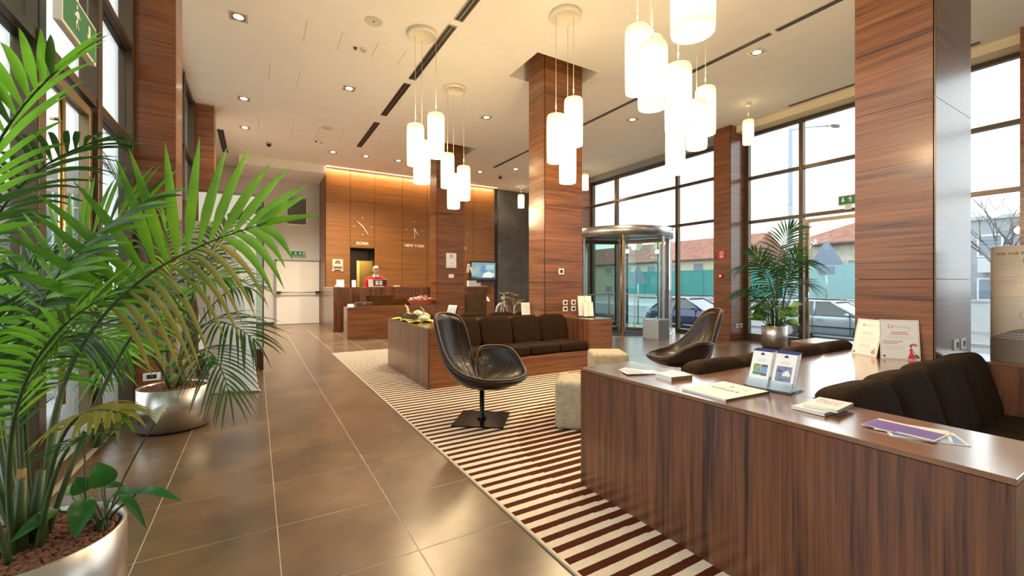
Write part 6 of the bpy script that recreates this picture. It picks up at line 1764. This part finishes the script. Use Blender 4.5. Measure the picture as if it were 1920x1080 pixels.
# head, bowed towards the desk
HM = Matrix.Translation((0, -.07, 1.725)) @ Matrix.Rotation(R(24), 4, 'X')
b = MB(); rows = []
for j in range(15):
    t = j / 14; z = -.125 + .25 * t
    k = math.sin(PI * (.04 + .92 * t)) ** .55
    w_ = .078 * k * (.78 + .32 * min(1, t * 1.7)); dpt = .098 * k * (.84 + .2 * min(1, t * 1.6))
    rows.append([HM @ Vector((w_ * math.cos(a), dpt * math.sin(a) + (-.012 if t < .35 else 0), z)) for a in [2 * PI * i / 24 for i in range(24)]] )
b.add([p for r_ in rows for p in r_], [(j * 24 + i, j * 24 + (i + 1) % 24, (j + 1) * 24 + (i + 1) % 24, (j + 1) * 24 + i) for j in range(14) for i in range(24)] + [tuple(range(24))[::-1], tuple(range(14 * 24, 15 * 24))], 0, True)
hd_ = b.build('head', skin_m, pr)
def onhead(p): return HM @ Vector(p)
b = MB().tube([onhead((0, -.088, .03)), onhead((0, -.108, -.012)), onhead((0, -.092, -.03))], [.008, .015, .012], 8); b.build('nose', skin_m, hd_)
for s in (-1, 1):
    MB().ball(onhead((s * .031, -.080, .018)), .011, .007, .007, 8, 6).build('eye', mat('eye', (.06, .05, .05), .2), hd_)
    MB().tube([onhead((s * .016, -.090, .036)), onhead((s * .033, -.088, .041)), onhead((s * .05, -.076, .034))], .0045, 5).build('eyebrow', hair_m, hd_)
    MB().ball(onhead((s * .082, .0, .0)), .012, .022, .034, 8, 6).build('ear', skin_m, hd_)
MB().tube([onhead((-.024, -.083, -.060)), onhead((0, -.091, -.061)), onhead((.024, -.083, -.060))], [.004, .007, .004], 6).build('mouth', mat('lips', (.45, .17, .14), .5), hd_)
b = MB(); rows = []
for j in range(9):
    t = j / 8; a1 = PI / 2 * t
    row = []
    for i in range(25):
        a = 2 * PI * i / 24
        front = max(0, -math.sin(a))
        z = .03 + .035 * front - .055 * max(0, math.sin(a)) if j == 0 else 0
        z0 = .045 + .035 * front - .075 * max(0, math.sin(a))
        zz = z0 + (.142 - z0) * math.sin(a1)
        row.append(onhead((.087 * math.cos(a1) ** .6 * math.cos(a), .107 * math.cos(a1) ** .6 * math.sin(a), zz)))
    rows.append(row)
b.grid(rows).build('hair', hair_m, hd_)
# collar, tie knot and badge
b = MB()
for s in (-1, 1): b.prism([(0, 1.555), (s * .075, 1.625), (s * .088, 1.575), (s * .05, 1.515)], lambda p, q_, d: (p, d - abs(p) * -.25, q_), -.125, -.112)
b.build('collar', paper, pr)
b = MB().tube([(.075 * math.cos(R(t)), -.025 + .068 * math.sin(R(t)), 1.60 + .02 * math.sin(R(t))) for t in range(0, 361, 20)], .016, 6); b.build('collar_band', paper, pr)
MB().prism([(-.014, 1.55), (.014, 1.55), (.010, 1.515), (-.010, 1.515)], lambda p, q_, d: (p, d, q_), -.138, -.12).build('tie_knot', navy, pr)
MB().box(-.135, -.075, -.142, -.132, 1.405, 1.43).build('name_badge', paper, pr, bevel=.002)
MB().box(.085, .125, -.140, -.130, 1.41, 1.435).build('emblem', cream, pr, bevel=.002)
# hands resting on the desk edge, five fingers each
for s in (-1, 1):
    pv = [(s * .165, -.30, 1.13), (s * .155, -.345, 1.125), (s * .148, -.385, 1.12)]; pe = [(0, 1), (1, 2)]; prd = [(.03, .022), (.04, .018), (.04, .016)]
    for k, (dx, ln) in enumerate(((-.030, .065), (-.010, .078), (.010, .074), (.029, .058))):
        n0 = len(pv); pv += [(s * .148 + dx, -.395, 1.12), (s * .148 + dx * 1.15, -.395 - ln * .5, 1.118), (s * .148 + dx * 1.1, -.395 - ln, 1.10)]
        pe += [(2, n0), (n0, n0 + 1), (n0 + 1, n0 + 2)]; prd += [.0095, .009, .0075]
    n0 = len(pv); pv += [(s * .148 - s * .048, -.355, 1.118), (s * .148 - s * .062, -.395, 1.11)]; pe += [(1, n0), (n0, n0 + 1)]; prd += [.011, .008]
    mh = skin_mesh(pv, pe, prd, 0, 1); mh.materials.clear(); mh.materials.append(skin_m)
    for p in mh.polygons: p.use_smooth = True
    linkmesh('hand', mh, pr)
    MB().tube([(s * .172, -.275, 1.128), (s * .165, -.30, 1.13)], .037, 12).build('cuff', sweater, pr)

# ---------------------------------------------------------------- wooden bicycle before the slate wall
bi = lthing('bicycle', (7.55, 12.75, 0), 'wooden framed bicycle with white tyres before the slate wall', 'bicycle', rot=(0, 0, R(-156)))
wf_ = mat('varnished ash wood', (.42, .17, .05), .3, noise=.25, nscale=9); cr_t = mat('cream tyre', (.72, .68, .60), .7); brl = mat('brown saddle leather', (.22, .08, .03), .45)
for x in (-.52, .52):
    w_ = MB().tube([(x + .33 * math.cos(R(t)), 0, .345 + .33 * math.sin(R(t))) for t in range(0, 361, 12)], .021, 8).build('wheel', cr_t, bi)
    MB().tube([(x + .295 * math.cos(R(t)), 0, .345 + .295 * math.sin(R(t))) for t in range(0, 361, 12)], .016, 6).build('rim', wf_, w_)
    b = MB()
    for t in range(0, 360, 24): b.tube([(x, .02 * (-1) ** (t // 24), .345), (x + .29 * math.cos(R(t)), 0, .345 + .29 * math.sin(R(t)))], .0022, 3)
    tag(b.build('spokes', chrome, w_), kind='stuff')
    MB().tube([(x, -.05, .345), (x, .05, .345)], .022, 10).build('hub', chrome, w_)
    MB().tube([(x + .37 * math.cos(R(t)), 0, .345 + .37 * math.sin(R(t))) for t in (range(20, 171, 15) if x < 0 else range(30, 151, 15))], .018, 6, flat=.5).build('mudguard', cr_t, bi)
for s in (-1, 1):
    b = MB().tube(bez((.40, s * .02, .86), (.15, s * .05, .95), (-.30, s * .06, .72), (-.52, s * .06, .345), 14), .020, 8)
    b.tube(bez((.38, s * .02, .74), (.10, s * .04, .60), (.05, s * .03, .36), (-.08, s * .03, .30), 12), .020, 8); b.tube(bez((-.08, s * .03, .30), (-.2, s * .05, .28), (-.4, s * .06, .30), (-.52, s * .06, .345), 10), .016, 8)
    b.build('frame_bow', wf_, bi)
    MB().tube(bez((.40, s * .035, .74), (.45, s * .05, .60), (.50, s * .055, .45), (.52, s * .05, .345), 8), .013, 6).build('fork_blade', cr_t, bi)
MB().tube([(.37, 0, .70), (.40, 0, .90), (.40, 0, 1.0)], [.024, .022, .018], 10).build('head_tube', chrome, bi)
b = MB().tube(bez((.40, 0, 1.0), (.52, .12, 1.06), (.42, .26, 1.04), (.22, .30, 1.02), 12), .013, 8).tube(bez((.40, 0, 1.0), (.52, -.12, 1.06), (.42, -.26, 1.04), (.22, -.30, 1.02), 12), .013, 8); hb = b.build('handlebar', chrome, bi)
for s in (-1, 1): MB().tube([(.30, s * .29, 1.03), (.17, s * .305, 1.015)], .020, 8).build('grip', brl, hb)
MB().tube([(-.14, 0, .62), (-.20, 0, .92)], .015, 8).build('seat_post', chrome, bi)
b = MB(); rows = []
for i in range(9):
    t = i / 8; x = -.36 + .30 * t; w_ = .085 * (1 - t) ** .8 + .018
    rows.append([(x, w_ * math.cos(a), .945 + .035 * math.sin(a) - .02 * math.sin(PI * t)) for a in [PI * j / 8 for j in range(9)]])
b.grid(rows).build('saddle', brl, bi, solid=.012)
MB().box(-.86, -.42, -.07, .07, .75, .77).build('carrier', wf_, bi, bevel=.006)
MB().ball((.49, 0, .86), .055, .055, .055, 12, 8).build('lamp', chrome, bi)
MB().tube([(-.08, -.03, .30), (-.08, -.09, .30), (.04, -.09, .20), (.04, -.16, .20)], .010, 6).tube([(-.08, .03, .30), (-.08, .09, .30), (-.20, .09, .40), (-.20, .16, .40)], .010, 6).build('crank', chrome, bi)
MB().tube([(-.52, -.05, .34), (-.60, -.09, .01)], .011, 6).build('kickstand', steel_d, bi)
